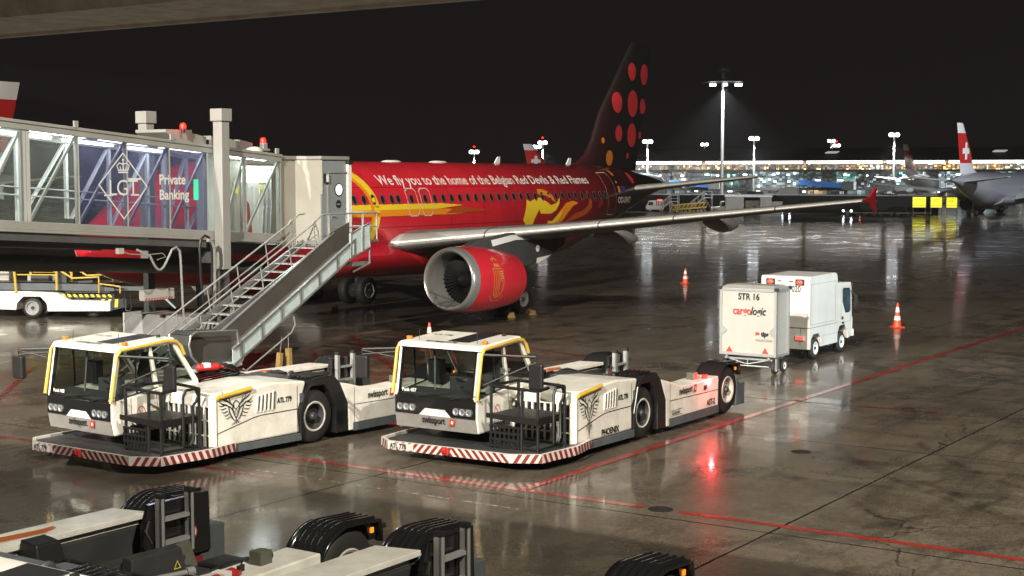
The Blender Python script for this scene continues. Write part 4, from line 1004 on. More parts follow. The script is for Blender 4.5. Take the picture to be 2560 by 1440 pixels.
# ------------------------------------------------------------------ towbarless tow tractors (x to the rear, y to the far side, z up; origin at the near front wheel's foot)
WD = 3.5
def both(f):
    """near-side shape f(map) and its mirror on the far side"""
    f(lambda y: y); f(lambda y: WD - y)
def tractor():
    t = thing('tow_tractor', 'x', 'tow tractor', group='towbarless aircraft tractors')
    # engine body, near side
    m = MB()
    prof = [(-2.47, .28), (-2.47, 1.22), (-2.36, 1.27), (-.9, 1.33), (-.12, 1.27), (-.14, 1.18), (-.34, .70), (-.30, .28)]
    m.prism(prof, 'y', .0, 1.36)
    m.build('engine_body', M['white'], t, bevel=.035)
    m = MB(); m.prism([(-2.3, .22), (-.32, .22), (-.32, 1.2), (-2.3, 1.2)], 'y', 2.9, 3.5); m.build('far_body', M['white'], t, bevel=.03)
    # hood top, a lower grey-white sheet behind the cab
    m = MB(); m.hexa([(-1.55, 1.37, 1.05), (-1.55, 2.9, 1.05), (-1.55, 2.9, 1.14), (-1.55, 1.37, 1.14)], [(.2, 1.37, 1.0), (.2, 2.9, 1.0), (.2, 2.9, 1.1), (.2, 1.37, 1.1)]); m.build('rear_deck', M['black'], t)
    m = MB(); m.box(-1.5, -.3, 2.9, 3.48, 1.18, 1.28); m.build('far_cover', M['white'], t, bevel=.02)
    # panel seams, louvres, recess, number plate
    vy = lambda u, z: Vector((u, -.004, z))
    decal('panel_seam', M['ink'], t, [stroke([(-2.40, .54), (-1.5, .73), (-1.3, .75), (-.36, .75)], [.018]*4), stroke([(-2.41, .26), (-2.41, 1.2)], [.014]*2), stroke([(-.36, .26), (-.36, 1.2)], [.014]*2)], vy)
    m = MB()
    for k in range(5):
        u = -1.46 + k * .10
        m.hexa([(u, -.0, .80), (u+.05, -.0, .80), (u+.085, -.0, 1.14 + k*.012), (u+.035, -.0, 1.14 + k*.012)], [(u+.012, -.022, .82), (u+.045, -.022, .82), (u+.075, -.022, 1.12 + k*.012), (u+.045, -.022, 1.12 + k*.012)])
    m.build('side_louvres', M['white'], t)
    m = MB()
    for k in range(5):
        u = -1.43 + k * .10; m.hexa([(u+.028, -.003, .84), (u+.045, -.003, .84), (u+.078, -.003, 1.12 + k*.012), (u+.06, -.003, 1.12 + k*.012)], [(u+.028, -.024, .84), (u+.045, -.024, .84), (u+.078, -.024, 1.12 + k*.012), (u+.06, -.024, 1.12 + k*.012)])
    m.build('louvre_slots', M['dark'], t)
    decal('type_plate', M['slate'], t, [rect(-.30, -.19, .86, 1.05)], lambda u, z: Vector((u, -.006, z)))
    m = MB(); m.tube([(-2.40, .02, 1.17), (-2.40, -.035, 1.215), (-1.60, -.035, 1.30), (-1.58, .02, 1.27)], .042); m.build('grab_rail', M['yellow'], t, smooth=True)
    # grille: white bars over a dark opening on the front of the body
    m = MB(); m.box(-2.482, -2.474, .12, 1.34, .24, 1.03); gr = m.build('grille', M['gloss'], t)
    m = MB()
    n = 10
    for k in range(n):
        y = .10 + k * (1.26 / (n - 1)); m.box(-2.51, -2.478, y - .021, y + .021, .22, 1.05)
    for z in (.22, .50, .78, 1.04): m.box(-2.505, -2.48, .08, 1.36, z - .012, z + .012)
    m.build('grille_bars', M['white'], gr)
    # chassis skirts
    m = MB(); m.prism([(-2.3, .15), (-.28, .13), (-.28, .27), (-2.3, .27)], 'y', -.03, .5); m.build('side_skirt', M['slate'], t)
    m = MB(); m.box(-2.4, 3.6, .5, 3.0, .20, .42); m.build('chassis', M['dark'], t)
    # front bumper with warning stripes, floor plate
    path = [(-2.02, -.07), (-2.75, -.22), (-3.82, -.12), (-4.12, .38), (-4.22, 3.05), (-3.95, 3.42), (-3.3, 3.5), (-2.3, 3.5)]
    ZA, ZC = .175, .335
    m = MB()
    for (a, b) in zip(path, path[1:]):
        d = Vector((b[0]-a[0], b[1]-a[1])).normalized(); nn = Vector((-d.y, d.x)) * -.06
        m.hexa([(a[0], a[1], ZA), (a[0]+nn.x, a[1]+nn.y, ZA), (a[0]+nn.x, a[1]+nn.y, ZC), (a[0], a[1], ZC)], [(b[0], b[1], ZA), (b[0]+nn.x, b[1]+nn.y, ZA), (b[0]+nn.x, b[1]+nn.y, ZC), (b[0], b[1], ZC)])
    bp = m.build('front_bumper', M['stripew'], t)
    def seg(a, b, d0, d1, slant, m):
        a = Vector((*a, 0)); b = Vector((*b, 0)); L = (b - a).length; d = (b - a) / L
        nn = Vector((d.y, -d.x, 0)) ; c = Vector((-1.5, 1.75, 0)); nn = nn if (a - c).dot(nn) > 0 else -nn
        s = d0
        while s < d1:
            w = .075
            pts = [(s, ZA+.003), (s + w, ZA+.003), (s + w + slant, ZC-.003), (s + slant, ZC-.003)]
            pts = [(max(0, min(L, q[0])), q[1]) for q in pts]
            m.poly([a + d * q[0] + nn * .004 + Vector((0, 0, q[1])) for q in pts]); s += .15
    m = MB()
    seg(path[3], path[4], 0, 1.30, .14, m); seg(path[3], path[4], 1.36, 2.67, -.14, m)
    seg(path[0], path[1], 0, .70, .06, m); seg(path[1], path[2], 0, 1.05, .07, m); seg(path[2], path[3], 0, .58, -.10, m); seg(path[4], path[5], 0, .42, -.08, m); seg(path[6], path[7], 0, .9, .12, m)
    m.build('warning_stripes', M['stripe'], bp, keep=True)
    m = MB(); m.box(-4.25, -4.18, 1.64, 1.78, .20, .33); m.cyl((-4.30, 1.71, .30), (-4.2, 1.71, .30), .045, n=10); m.box(-4.29, -4.22, 1.67, 1.76, .24, .28); m.build('tow_eye', M['red'], bp, bevel=.01)
    m = MB(); m.prism([(-2.4, .0), (-2.75, -.14), (-3.78, -.04), (-4.05, .42), (-4.15, 3.0), (-3.9, 3.34), (-2.4, 3.4)], 'z', .28, .30); m.build('step_plate', M['dark'], t)
    # ---- cab
    y0, y1 = 1.38, 3.28
    m = MB()                                   # lower shell
    m.prism([(-3.84, .46), (-3.90, .80), (-3.90, 1.14), (-2.62, 1.30), (-1.62, 1.34), (-1.60, .46)], 'y', y0, y1); m.build('cab_lower_body', M['white'], t, bevel=.03)
    m = MB(); m.prism([(y0+.02, 1.13), (y0+.02, .80), (y0+.58, .80), (y0+.72, .93), (y1-.72, .93), (y1-.58, .80), (y1-.02, .80), (y1-.02, 1.13)], 'x', -3.925, -3.895)
    m.build('front_panel', M['gloss'], t, bevel=.008)
    m = MB(); m.hexa([(-3.912, y0+.02, .79), (-3.912, y1-.02, .79), (-3.90, y1-.02, .79), (-3.90, y0+.02, .79)], [(-3.86, y0+.02, .47), (-3.86, y1-.02, .47), (-3.84, y1-.02, .47), (-3.84, y0+.02, .47)])
    m.build('lower_front_panel', M['grey2'], t)
    for yc in (y0 + .30, y1 - .30):
        m = MB(); m.prism([(yc - .24, .92), (yc - .2, .85), (yc + .2, .85), (yc + .24, .92), (yc + .2, .99), (yc - .2, .99)], 'x', -3.94, -3.92); h = m.build('headlamp', M['dark'], t, bevel=.012)
        for k in (-.145, 0, .145):
            m = MB(); m.lathe([(0, .062), (.012, .066), (.016, .055), (.004, .04), (-.004, .018), (.006, .001)], (-3.94, yc + k, .92), (-1, 0, 0), 16); m.build('lamp_lens', M['headlight'], h, smooth=True)
    # pillars and roof
    roofz = 2.06
    def pil(p0, p1, w=.075, d=.09): 
        m = MB(); m.bar(p0, p1, w, d); return m.build('cab_pillar', M['white'], t, bevel=.012)
    for y in (y0 + .05, y1 - .05):
        pil((-3.86, y, 1.12), (-3.70, y, 2.06)); pil((-2.62, y, 1.28), (-2.80, y, 2.1), .06); pil((-1.66, y, 1.32), (-2.22, y, 2.12))
    m = MB(); m.hexa([(-3.80, y0-.02, 2.04), (-3.80, y1+.02, 2.04), (-3.74, y1, 2.14), (-3.74, y0, 2.14)], [(-2.15, y0-.02, 2.11), (-2.15, y1+.02, 2.11), (-2.2, y1-.02, 2.22), (-2.2, y0+.02, 2.22)])
    rf = m.build('cab_roof', M['white'], t, bevel=.03)
    rz = lambda u: 2.145 + (u + 3.74) * .052
    m = MB(); m.poly([(-3.45, 1.85, rz(-3.45)+.004), (-2.25, 1.85, rz(-2.25)+.004), (-2.25, 2.35, rz(-2.25)+.004), (-3.45, 2.35, rz(-3.45)+.004)]); m.build('roof_hatch', M['black'], rf)
    for yy in (y0+.02, y1-.12): m = MB(); m.box(-3.55, -3.45, yy, yy+.10, 2.15, 2.22); m.build('indicator_lamp', M['amber'], rf, bevel=.015)
    m = MB()
    m.cyl((-2.35, y0+.3, 2.2), (-2.35, y0+.3, 2.26), .04, n=10); m.build('aerial_base', M['black'], rf)
    for y in (y0 + .25, y1 - .3): m = MB(); m.tube([(-3.5, y, 2.15), (-3.48, y, 2.36)], .006); m.build('aerial', M['black'], rf)
    # yellow guard tubes
    for y in (y0 - .03, y1 + .03):
        m = MB(); m.tube([(-3.93, y, 1.16), (-3.78, y, 1.98), (-3.70, y, 2.08), (-2.4, y, 2.17), (-2.2, y, 2.15), (-2.08, y, 2.05), (-2.0, y, 1.88)], .032); m.build('guard_tube', M['yellow'], t, smooth=True)
    # glazing
    m = MB(); m.poly([(-3.87, y0+.1, 1.16), (-3.72, y0+.1, 2.04), (-3.72, y1-.1, 2.04), (-3.87, y1-.1, 1.16)]); m.build('windscreen', M['windscreen'], t, keep=True)
    m = MB()
    for a, b in (((-3.885, y0+.06, 1.14), (-3.885, y1-.06, 1.14)), ((-3.735, y0+.06, 2.035), (-3.735, y1-.06, 2.035)), ((-3.885, y0+.10, 1.14), (-3.735, y0+.10, 2.035)), ((-3.885, y1-.10, 1.14), (-3.735, y1-.10, 2.035))): m.bar(a, b, .035, .05)
    m.build('windscreen_seal', M['gloss'], t)
    for y in (y0 + .03, y1 - .03):
        m = MB(); m.poly([(-3.80, y, 1.22), (-3.65, y, 2.05), (-2.83, y, 2.08), (-2.66, y, 1.32)]); m.build('side_window', M['windscreen'], t, keep=True)
        m = MB(); m.poly([(-2.58, y, 1.33), (-2.76, y, 2.08), (-2.26, y, 2.1), (-1.76, y, 1.36)]); m.build('side_window', M['windscreen'], t, keep=True)
    m = MB(); m.poly([(-1.68, y0+.1, 1.36), (-2.21, y0+.1, 2.1), (-2.21, y1-.1, 2.1), (-1.68, y1-.1, 1.36)]); m.build('rear_window', M['windscreen'], t, keep=True)
    for y in (y0+.03, y1-.03): m = MB(); m.bar((-3.83, y, 1.17), (-2.62, y, 1.31), .03); m.bar((-3.2, y, 1.25), (-3.25, y, 2.06), .03); m.build('window_rubber', M['gloss'], t)
    # inside: seat, dash, wheel
    m = MB(); m.box(-2.95, -2.45, 1.75, 2.25, 1.15, 1.32); m.hexa([(-2.5, 1.75, 1.3), (-2.5, 2.25, 1.3), (-2.36, 2.25, 1.3), (-2.36, 1.75, 1.3)], [(-2.35, 1.8, 1.9), (-2.35, 2.2, 1.9), (-2.25, 2.2, 1.9), (-2.25, 1.8, 1.9)]); m.build('seat', M['seat'], t, bevel=.04)
    m = MB(); m.hexa([(-3.82, y0+.1, 1.12), (-3.82, y1-.1, 1.12), (-3.82, y1-.1, 1.2), (-3.82, y0+.1, 1.2)], [(-3.4, y0+.1, 1.12), (-3.4, y1-.1, 1.12), (-3.4, y1-.1, 1.26), (-3.4, y0+.1, 1.26)]); m.box(-3.45, -3.25, 1.7, 2.3, 1.2, 1.5)
    m.build('dashboard', M['seat'], t, bevel=.02)
    m = MB(); m.lathe([(.02, .19), (-.012, .21), (-.02, .19), (-.012, .175)], (-3.15, 2.0, 1.52), (-.4, 0, 1), 20, close=True); m.cyl((-3.3, 2.0, 1.3), (-3.15, 2.0, 1.52), .03, n=8); m.build('steering_wheel', M['black'], t, smooth=True)
    m = MB(); m.box(-3.1, -2.9, 2.7, 3.0, 1.3, 1.75); m.bar((-3.6, 2.55, 1.2), (-3.35, 2.7, 2.0), .03); m.build('console', M['black'], t)
    # wipers, door lines
    m = MB()
    for y in (1.95, 2.75): m.tube([(-3.94, y, 1.13), (-3.90, y - .42, 1.24)], .012); m.tube([(-3.91, y - .1, 1.14), (-3.875, y - .75, 1.27)], .009)
    m.build('wipers', M['black'], t)
    vd = lambda u, z: Vector((u, y0 - .004, z))
    decal('door_seam', M['ink'], t, [stroke([(-3.4, .52), (-3.42, 1.18)], [.012]*2), stroke([(-2.68, 1.28), (-2.62, .8), (-2.62, .52)], [.012]*3)], vd)
    decal('warning_symbol', M['inkred'], t, [ringshape(-3.12, .88, .11, .13, 22), stroke([(-3.20, .96), (-3.04, .80)], [.02]*2)], vd)
    m = MB(); m.cyl((-3.55, y1+.0, .6), (-3.55, y1+.06, .6), .22, n=20); m.build('side_cap', M['white'], t, bevel=.01)
    # mirrors
    for sy, ym, yp in ((1, .48, y0 - .02), (-1, 3.95, y1 + .02)):
        um = -3.2 if sy > 0 else -4.05; up = -3.74
        m = MB(); m.tube([(up, yp, 1.99), (um + .02, ym, 1.96)], .028); m.tube([(up, yp, 1.93 if sy < 0 else 1.42), (um + .0, ym, 1.86)], .016); m.tube([(um, ym, 1.98), (um, ym, 1.45)], .016)
        if sy < 0: m.tube([(up, yp, 1.80), (um, ym, 1.94)], .014)
        m.build('mirror_arm', M['black'], t)
        m = MB(); m.box(um - .05, um + .06, ym - .15, ym + .15, 1.36 if sy > 0 else 1.40, 1.84); m.build('mirror', M['black'], t, bevel=.03)
    # operator cage at the front corner
    m = MB(); r = .03
    cg = [(-3.55, 1.16), (-3.62, .10), (-2.78, .06), (-2.7, 1.12)]
    for (x, y) in cg: m.tube([(x, y, .30), (x, y, 1.42)], r)
    m.tube([(cg[1][0], cg[1][1], 1.42), (cg[0][0], cg[0][1], 1.44), (cg[3][0], cg[3][1], 1.44)], r)
    m.tube([(cg[1][0]+.0, cg[1][1]+.0, 1.42), (-3.3, .08, 1.45)], r)
    m.tube([(-3.62, .45, .3), (-3.6, .45, 1.44)], r)
    m.tube([(-3.15, .06, .42), (-3.15, .06, 1.30), (-3.08, .06, 1.42), (-2.86, .06, 1.42), (-2.80, .06, 1.3), (-2.84, .06, 1.2), (-2.92, .06, 1.12), (-2.92, .06, .5), (-3.0, .06, .40), (-3.15, .06, .42)], r * .9)
    m.tube([(-2.78, .06, 1.42), (-2.7, .6, 1.43), (-2.7, 1.12, 1.44)], r)
    for z in (.36,): m.tube([(c[0], c[1], z) for c in cg], r * .8)
    m.build('operator_cage', M['matte'], t, smooth=True)
    m = MB(); m.hexa([(-3.66, .08, .80), (-3.66, 1.2, .86), (-3.64, 1.2, .86), (-3.64, .08, .80)], [(-3.66, .08, .92), (-3.66, 1.2, .95), (-3.64, 1.2, .95), (-3.64, .08, .92)]); m.box(-3.64, -2.72, .07, .10, .80, .92); m.prism([(-3.64, .1), (-2.74, .1), (-2.74, 1.15), (-3.64, 1.15)], 'z', .90, .93); m.build('cage_shelf', M['matte'], t)
    m = MB()
    for k in range(6):
        for j in range(3):
            pass
    for k in range(7): m.box(-3.63, -3.61, .5 + k*.1, .54 + k*.1, .34, .72)
    for j in range(4): m.box(-3.635, -3.615, .48, 1.15, .34 + j*.12, .38 + j*.12)
    m.build('cage_mesh', M['matte'], t)
    # ---- front wheel arches, wheels
    def arch(fy, name_mat):
        m = MB(); ys = sorted((fy(-.035), fy(.62)))
        outer = [(-.30, .22), (-.30, .6), (-.14, 1.12), (.10, 1.30), (.62, 1.31), (.80, 1.16), (1.03, .73), (1.05, .13)]
        inner = [(.68, .13), (.68, .66), (.50, 1.0), (.36, 1.14), (0.0, 1.14), (-.12, 1.0), (-.22, .6), (-.22, .22)]
        m.prism(outer + inner, 'y', *ys); return m.build('wheel_arch', M['fender'], t, bevel=.02)
    arch(lambda y: y, 0); arch(lambda y: WD - y, 0)
    m = MB()
    for k in range(5): m.hexa([(-.02, .10 + k*.11, 1.30), (-.02, .15 + k*.11, 1.30), (-.02, .15 + k*.11, 1.325), (-.02, .10 + k*.11, 1.325)], [(.62, .10 + k*.11, 1.315), (.62, .15 + k*.11, 1.315), (.62, .15 + k*.11, 1.335), (.62, .10 + k*.11, 1.335)])
    m.build('arch_ribs', M['fender'], t, bevel=.012)
    for y, sd in ((.22, -1), (WD - .22, 1)):
        wheel_part('wheel', t, (.13, y, .54), .54, .42, .275, M['rimw'], sd, rimd=.55, dish=M['dark'])
        wheel_part('wheel', t, (4.05, y, .54), .54, .42, .275, M['rimw'], sd, rimd=.35)
    # ---- rear arms
    def arm(fy, far):
        ys = sorted((fy(-.03), fy(.50)))
        m = MB(); m.prism([(1.06, .13), (1.06, .66), (.82, 1.14), (1.1, 1.08), (1.75, .90), (2.3, .885), (3.5, .91), (3.5, .27), (1.2, .27), (1.2, .13)], 'y', *ys)
        o = m.build('rear_arm', M['white'], t, bevel=.02)
        m = MB(); ys2 = sorted((fy(-.034), fy(.48))); m.box(1.21, 3.52, ys2[0], ys2[1], .11, .265); m.build('arm_skirt', M['slate'], t)
        m = MB(); ys3 = sorted((fy(.505), fy(.60))); m.box(.9, 3.6, ys3[0], ys3[1], .25, .86); m.box(.9, 3.6, ys3[0], ys3[1] + (.0), .45, .5); m.build('arm_inner_wall', M['dark'], t, bevel=.01)
    arm(lambda y: y, False); arm(lambda y: WD - y, True)
    va = lambda u, z: Vector((u, -.034, z))
    decal('panel_seam', M['ink'], t, [stroke([(1.22, .65), (1.5, .645), (3.5, .62)], [.014]*3), stroke([(1.22, .14), (1.22, 1.0)], [.012]*2)], va)
    def rearfender(fy, sd):
        # ribbed mudguard over the rear wheel
        m = MB(); cxx, czz = 4.05, .54
        n = 22; ys = sorted((fy(-.02), fy(.56)))
        def pt(a, r): return (cxx + r * math.cos(a), czz + r * math.sin(a))
        def prof_pt(i, r):
            if i <= 16: return pt(R(168 - 84 * i / 16), r)
            k = (i - 16) / 4
            if k <= 1: q = pt(R(84), r); return (q[0] + (4.63 - q[0]) * k, q[1] - .03 * k)
            q = pt(R(84), r); return (4.66, q[1] - .03 - (i - 20) * .14)
        nn = 24; rows = []
        for j in range(nn + 1):
            y = ys[0] + (ys[1] - ys[0]) * j / nn; rib = .026 * (1 if j % 4 in (1, 2) else 0) if 2 < j < nn - 2 else -.0
            row = []
            for i in range(n + 1):
                q = prof_pt(i, .585 + rib); row.append(m.bm.verts.new((q[0], y, q[1])))
            rows.append(row)
        for a_, b_ in zip(rows, rows[1:]):
            for i in range(n): m._f([a_[i], a_[i+1], b_[i+1], b_[i]])
        f = m.build('mudguard', M['fender'], t, smooth=70)
        sol = f.modifiers.new('thickness', 'SOLIDIFY'); sol.thickness = .03; sol.offset = -1
        m = MB()                                # inner cheek of the mudguard
        yy = fy(.565); pts = [prof_pt(i, .585) for i in range(21)]
        m.prism([(3.44, .3)] + pts + [(4.66, .3)], 'y', min(yy, fy(.585)), max(yy, fy(.585))); m.build('mudguard_cheek', M['fender'], t)
        m = MB(); ys = sorted((fy(.02), fy(.54))); m.prism([(4.52, .12), (4.52, .80), (4.70, .62), (4.97, .60), (4.97, .12)], 'y', *ys); m.build('rear_box', M['slate'], t, bevel=.015)
        m = MB(); ys = sorted((fy(.06), fy(.34))); m.prism([(4.40, 1.10), (4.61, 1.10), (4.62, .84), (4.5, .84)], 'y', *ys); m.build('rear_lamp_housing', M['fender'], t, bevel=.01)
        m = MB(); ys = sorted((fy(.03), fy(.06))); m.box(4.49, 4.55, ys[0], ys[1], .93, 1.0); m.build('side_lamp', M['amberlit'], t, bevel=.01)
        m = MB(); m.cyl((4.62, fy(.12), .95), (4.86, fy(.12), .95), .035, n=8); m.cyl((4.62, fy(.32), .80), (4.86, fy(.32), .80), .03, n=8); m.build('buffer_pin', M['black'], t)
    rearfender(lambda y: y, -1); rearfender(lambda y: WD - y, 1)
    # far arm deck: white flat lid beside the cradle
    m = MB(); m.prism([(1.2, 2.93), (3.62, 2.93), (3.50, 3.50), (1.2, 3.52)], 'z', .93, 1.0); m.build('deck_lid', M['white'], t, bevel=.012)
    m = MB(); m.box(2.72, 2.91, .18, .36, .89, 1.05); o = m.build('marker_lamp_box', M['olive'], t, bevel=.008)
    m = MB(); m.cyl((2.91, .27, .97), (2.96, .27, .97), .06, n=12); m.build('lamp_glass', M['black'], o)
    m = MB(); m.box(2.78, 2.90, -.05, -.03, .70, .79); m.build('arm_slot', M['ink'], t)
    # folding ladder inside the far mudguard
    m = MB()
    for u in (3.36, 3.86):
        m.box(u, u + .075, 2.46, 2.49, .52, 1.26); m.box(u, u + .015, 2.46, 2.56, .52, 1.26); m.box(u + .06, u + .075, 2.46, 2.54, .52, 1.26)
    for z in (.66, .96): m.box(3.40, 3.90, 2.47, 2.56, z, z + .045)
    ld = m.build('ladder', M['alu'], t)
    for u in (3.355, 3.855): m = MB(); m.box(u, u + .085, 2.45, 2.57, 1.26, 1.32); m.build('ladder_cap', M['black'], ld, bevel=.01)
    m = MB(); m.prism([(3.2, .35), (4.0, .35), (4.15, .6), (4.0, 1.1), (3.95, 1.18), (3.3, 1.18), (3.2, .9)], 'y', 2.60, 2.66); m.build('ladder_carrier', M['fender'], t)
    # cradle machinery between the arms
    m = MB(); m.box(1.1, 1.5, .55, 2.95, .25, .8); m.box(1.5, 3.2, 2.35, 2.62, .3, .62); m.box(1.5, 3.2, .85, 1.1, .3, .6); m.build('cradle_frame', M['dark'], t, bevel=.02)
    m = MB(); m.hexa([(1.55, 2.45, .3), (2.05, 2.45, .3), (2.05, 2.9, .3), (1.55, 2.9, .3)], [(1.6, 2.62, 1.02), (1.95, 2.62, 1.02), (1.95, 2.9, 1.06), (1.6, 2.9, 1.06)]); m.build('winch_cover', M['black'], t, bevel=.02)
    m = MB(); m.hexa([(2.55, 2.1, .38), (3.45, 2.1, .38), (3.45, 2.34, .38), (2.55, 2.34, .38)], [(2.6, 2.15, .70), (3.4, 2.15, .70), (3.4, 2.3, .72), (2.6, 2.3, .72)]); m.cyl((3.46, 2.22, .55), (3.5, 2.22, .55), .045, n=12); m.build('actuator_box', M['dark'], t, bevel=.012)
    m = MB(); m.hexa([(3.30, 2.18, .20), (3.78, 2.18, .20), (3.78, 2.21, .20), (3.30, 2.21, .20)], [(3.24, 2.34, .66), (3.72, 2.34, .70), (3.72, 2.37, .70), (3.24, 2.37, .66)]); m.build('gate_plate', M['olive'], t)
    m = MB(); m.box(3.7, 4.2, 1.7, 2.2, .22, .44); m.cyl((4.2, 1.9, .34), (4.32, 1.9, .34), .08, n=14); m.build('lock_housing', M['black'], t, bevel=.03)
    m = MB(); m.cyl((2.0, 1.75, .58), (2.9, 1.55, .58), .035, n=10); m.cyl((2.9, 1.55, .58), (3.0, 1.53, .58), .06, n=12); m.cyl((1.5, 1.3, .5), (2.6, 1.3, .5), .07, n=12); m.build('hydraulic_ram', M['alu'], t, smooth=True)
    m = MB()
    random.seed(3)
    for k in range(7):
        y = 1.2 + .2 * k; pts = [(1.5, y, .7), (1.9, y + random.uniform(-.2, .2), .82), (2.4, y + random.uniform(-.2, .2), .6), (2.9, y + .1, .4)]
        m.tube(pts, .022)
    m.tube([(3.3, 2.66, .95), (3.2, 2.5, 1.0), (3.1, 2.45, .9), (3.15, 2.4, .75)], .02)
    m.build('hydraulic_hoses', M['black'], t, smooth=True)
    m = MB(); m.box(.25, .9, 1.0, 2.4, .95, 1.16); m.cyl((.45, .95, 1.24), (.45, 1.02, 1.24), .1, n=14); m.box(.55, .85, .9, 1.2, 1.12, 1.22); m.build('winch_drum_box', M['dark'], t, bevel=.03)
    m = MB()
    for k in range(5): m.hexa([(-1.0, 2.0 + k*.2, 1.12), (-1.0, 2.09 + k*.2, 1.12), (-1.0, 2.09 + k*.2, 1.2), (-1.0, 2.0 + k*.2, 1.2)], [(.0, 2.0 + k*.2, 1.2), (.0, 2.09 + k*.2, 1.2), (.0, 2.09 + k*.2, 1.26), (.0, 2.0 + k*.2, 1.26)])
    m.build('deck_ribs', M['fender'], t, bevel=.02)
    # no-touch sign on the inner cheek, hazard labels
    vi = lambda u, z: Vector((u - .12, 2.592, z - .04))
    decal('hand_sign', M['inkred'], t, [ringshape(4.12, .74, .085, .105, 22)], vi)
    decal('hand_sign', M['conew'], t, [disc(4.12, .74, .086, 20)], lambda u, z: Vector((u - .12, 2.594, z - .04)))
    decal('hand_sign', M['ink'], t, [rect(4.075, 4.165, .69, .75), rect(4.08, 4.092, .75, .80), rect(4.102, 4.114, .75, .815), rect(4.124, 4.136, .75, .81), rect(4.147, 4.159, .75, .79)], lambda u, z: Vector((u - .12, 2.590, z - .04)))
    decal('hazard_label', M['conew'], t, [rect(4.975, 4.976, 0, 0)] if False else [rect(2.62, 2.74, .36, .50)], lambda y, z: Vector((4.974, y + .4, z)))
    decal('hazard_label', M['ink'], t, [[(2.65, .39), (2.71, .39), (2.68, .46)]], lambda y, z: Vector((4.976, y + .4, z)))
    decal('hazard_label', M['yelsign'], t, [outline([(3.22, .58), (3.34, .58), (3.28, .69)], .022)], lambda u, z: Vector((u, 2.095, z - .12)))
    m = MB(); m.box(4.1, 4.55, 2.95, 3.02, .14, .24); m.build('reflector_strip', M['stripe'], t)
    return t
M['grey2'] = mat('lower_front_grey', (.26, .25, .24), .3, coat=.4, var=.2, scale=3)
M['rimw'] = mat('dusty_white_rim', (.52, .51, .48), .5, var=.4, scale=6)
# the phoenix emblem, tribal strokes mirrored about its axis
def phoenix():
    sh = []
    def mir(pts, w):
        sh.append(stroke(pts, w)); sh.append(stroke([(-x, y) for x, y in pts], w))
    mir([(.03, .10), (.10, .20), (.22, .30), (.34, .36), (.44, .50)], [.01, .035, .04, .03, .004])
    mir([(.06, .02), (.14, .14), (.26, .22), (.38, .26), (.48, .36)], [.01, .03, .035, .03, .004])
    mir([(.22, .30), (.28, .42), (.36, .50), (.38, .58)], [.01, .025, .02, .003])
    mir([(.14, .22), (.17, .34), (.24, .44)], [.01, .02, .003])
    mir([(.30, .22), (.40, .20), (.47, .24)], [.02, .025, .003])
    mir([(.26, .15), (.37, .12), (.43, .15)], [.02, .025, .003])
    mir([(.22, .07), (.33, .04), (.39, .07)], [.02, .022, .003])
    mir([(.19, .0), (.28, -.04), (.34, -.02)], [.02, .02, .003])
    mir([(.15, -.07), (.23, -.11), (.28, -.10)], [.016, .018, .003])
    mir([(.20, .16), (.17, .02), (.10, -.12), (.03, -.20)], [.02, .03, .03, .006])
    mir([(.10, .16), (.07, .02), (.0, -.14)], [.02, .03, .02])
    mir([(.02, -.16), (.06, -.34), (.02, -.52)], [.01, .025, .003])
    mir([(.07, -.22), (.12, -.34), (.12, -.44)], [.008, .018, .003])
    sh.append(stroke([(0, -.12), (0, -.36), (0, -.64)], [.008, .03, .004]))
    sh.append(stroke([(-.05, .14), (-.07, .24), (.0, .30), (.07, .25), (.10, .18)], [.01, .025, .03, .02, .003]))
    sh.append(stroke([(0, .12), (.035, .04), (0, -.04), (-.035, .04), (0, .12)], [.012]*5))
    return sh
def brand(vs_fs, o, sx, sy): return vs_fs
def logo_mark(t, fn, u, z, w, h):
    decal('company_mark', M['inkred'], t, [[(u, z), (u + w*.8, z + h*.0), (u + w, z + h), (u + w*.2, z + h)]], fn)
    decal('company_mark', M['letterw'], t, [ringshape(u + w*.5, z + h*.5, h*.14, h*.22, 12), stroke([(u + w*.35, z + h*.3), (u + w*.65, z + h*.7)], [h*.08]*2)], lambda a, b: fn(a, b) + Vector(fn_n(fn)))
def fn_n(fn):
    p = fn(0, 0); q = fn(1, 0); r = fn(0, 1); n = (q - p).cross(r - p).normalized()
    return n * .003
def letter(t, body, size, fn, name='lettering', mt='ink', align='LEFT', bold=.006, sx=1.0, shear=0):
    vs, fs = text2d(body, size, align=align, bold=bold, shear=shear)
    return decal(name, M[mt], t, [([(x * sx, y) for x, y in vs], fs)], fn)
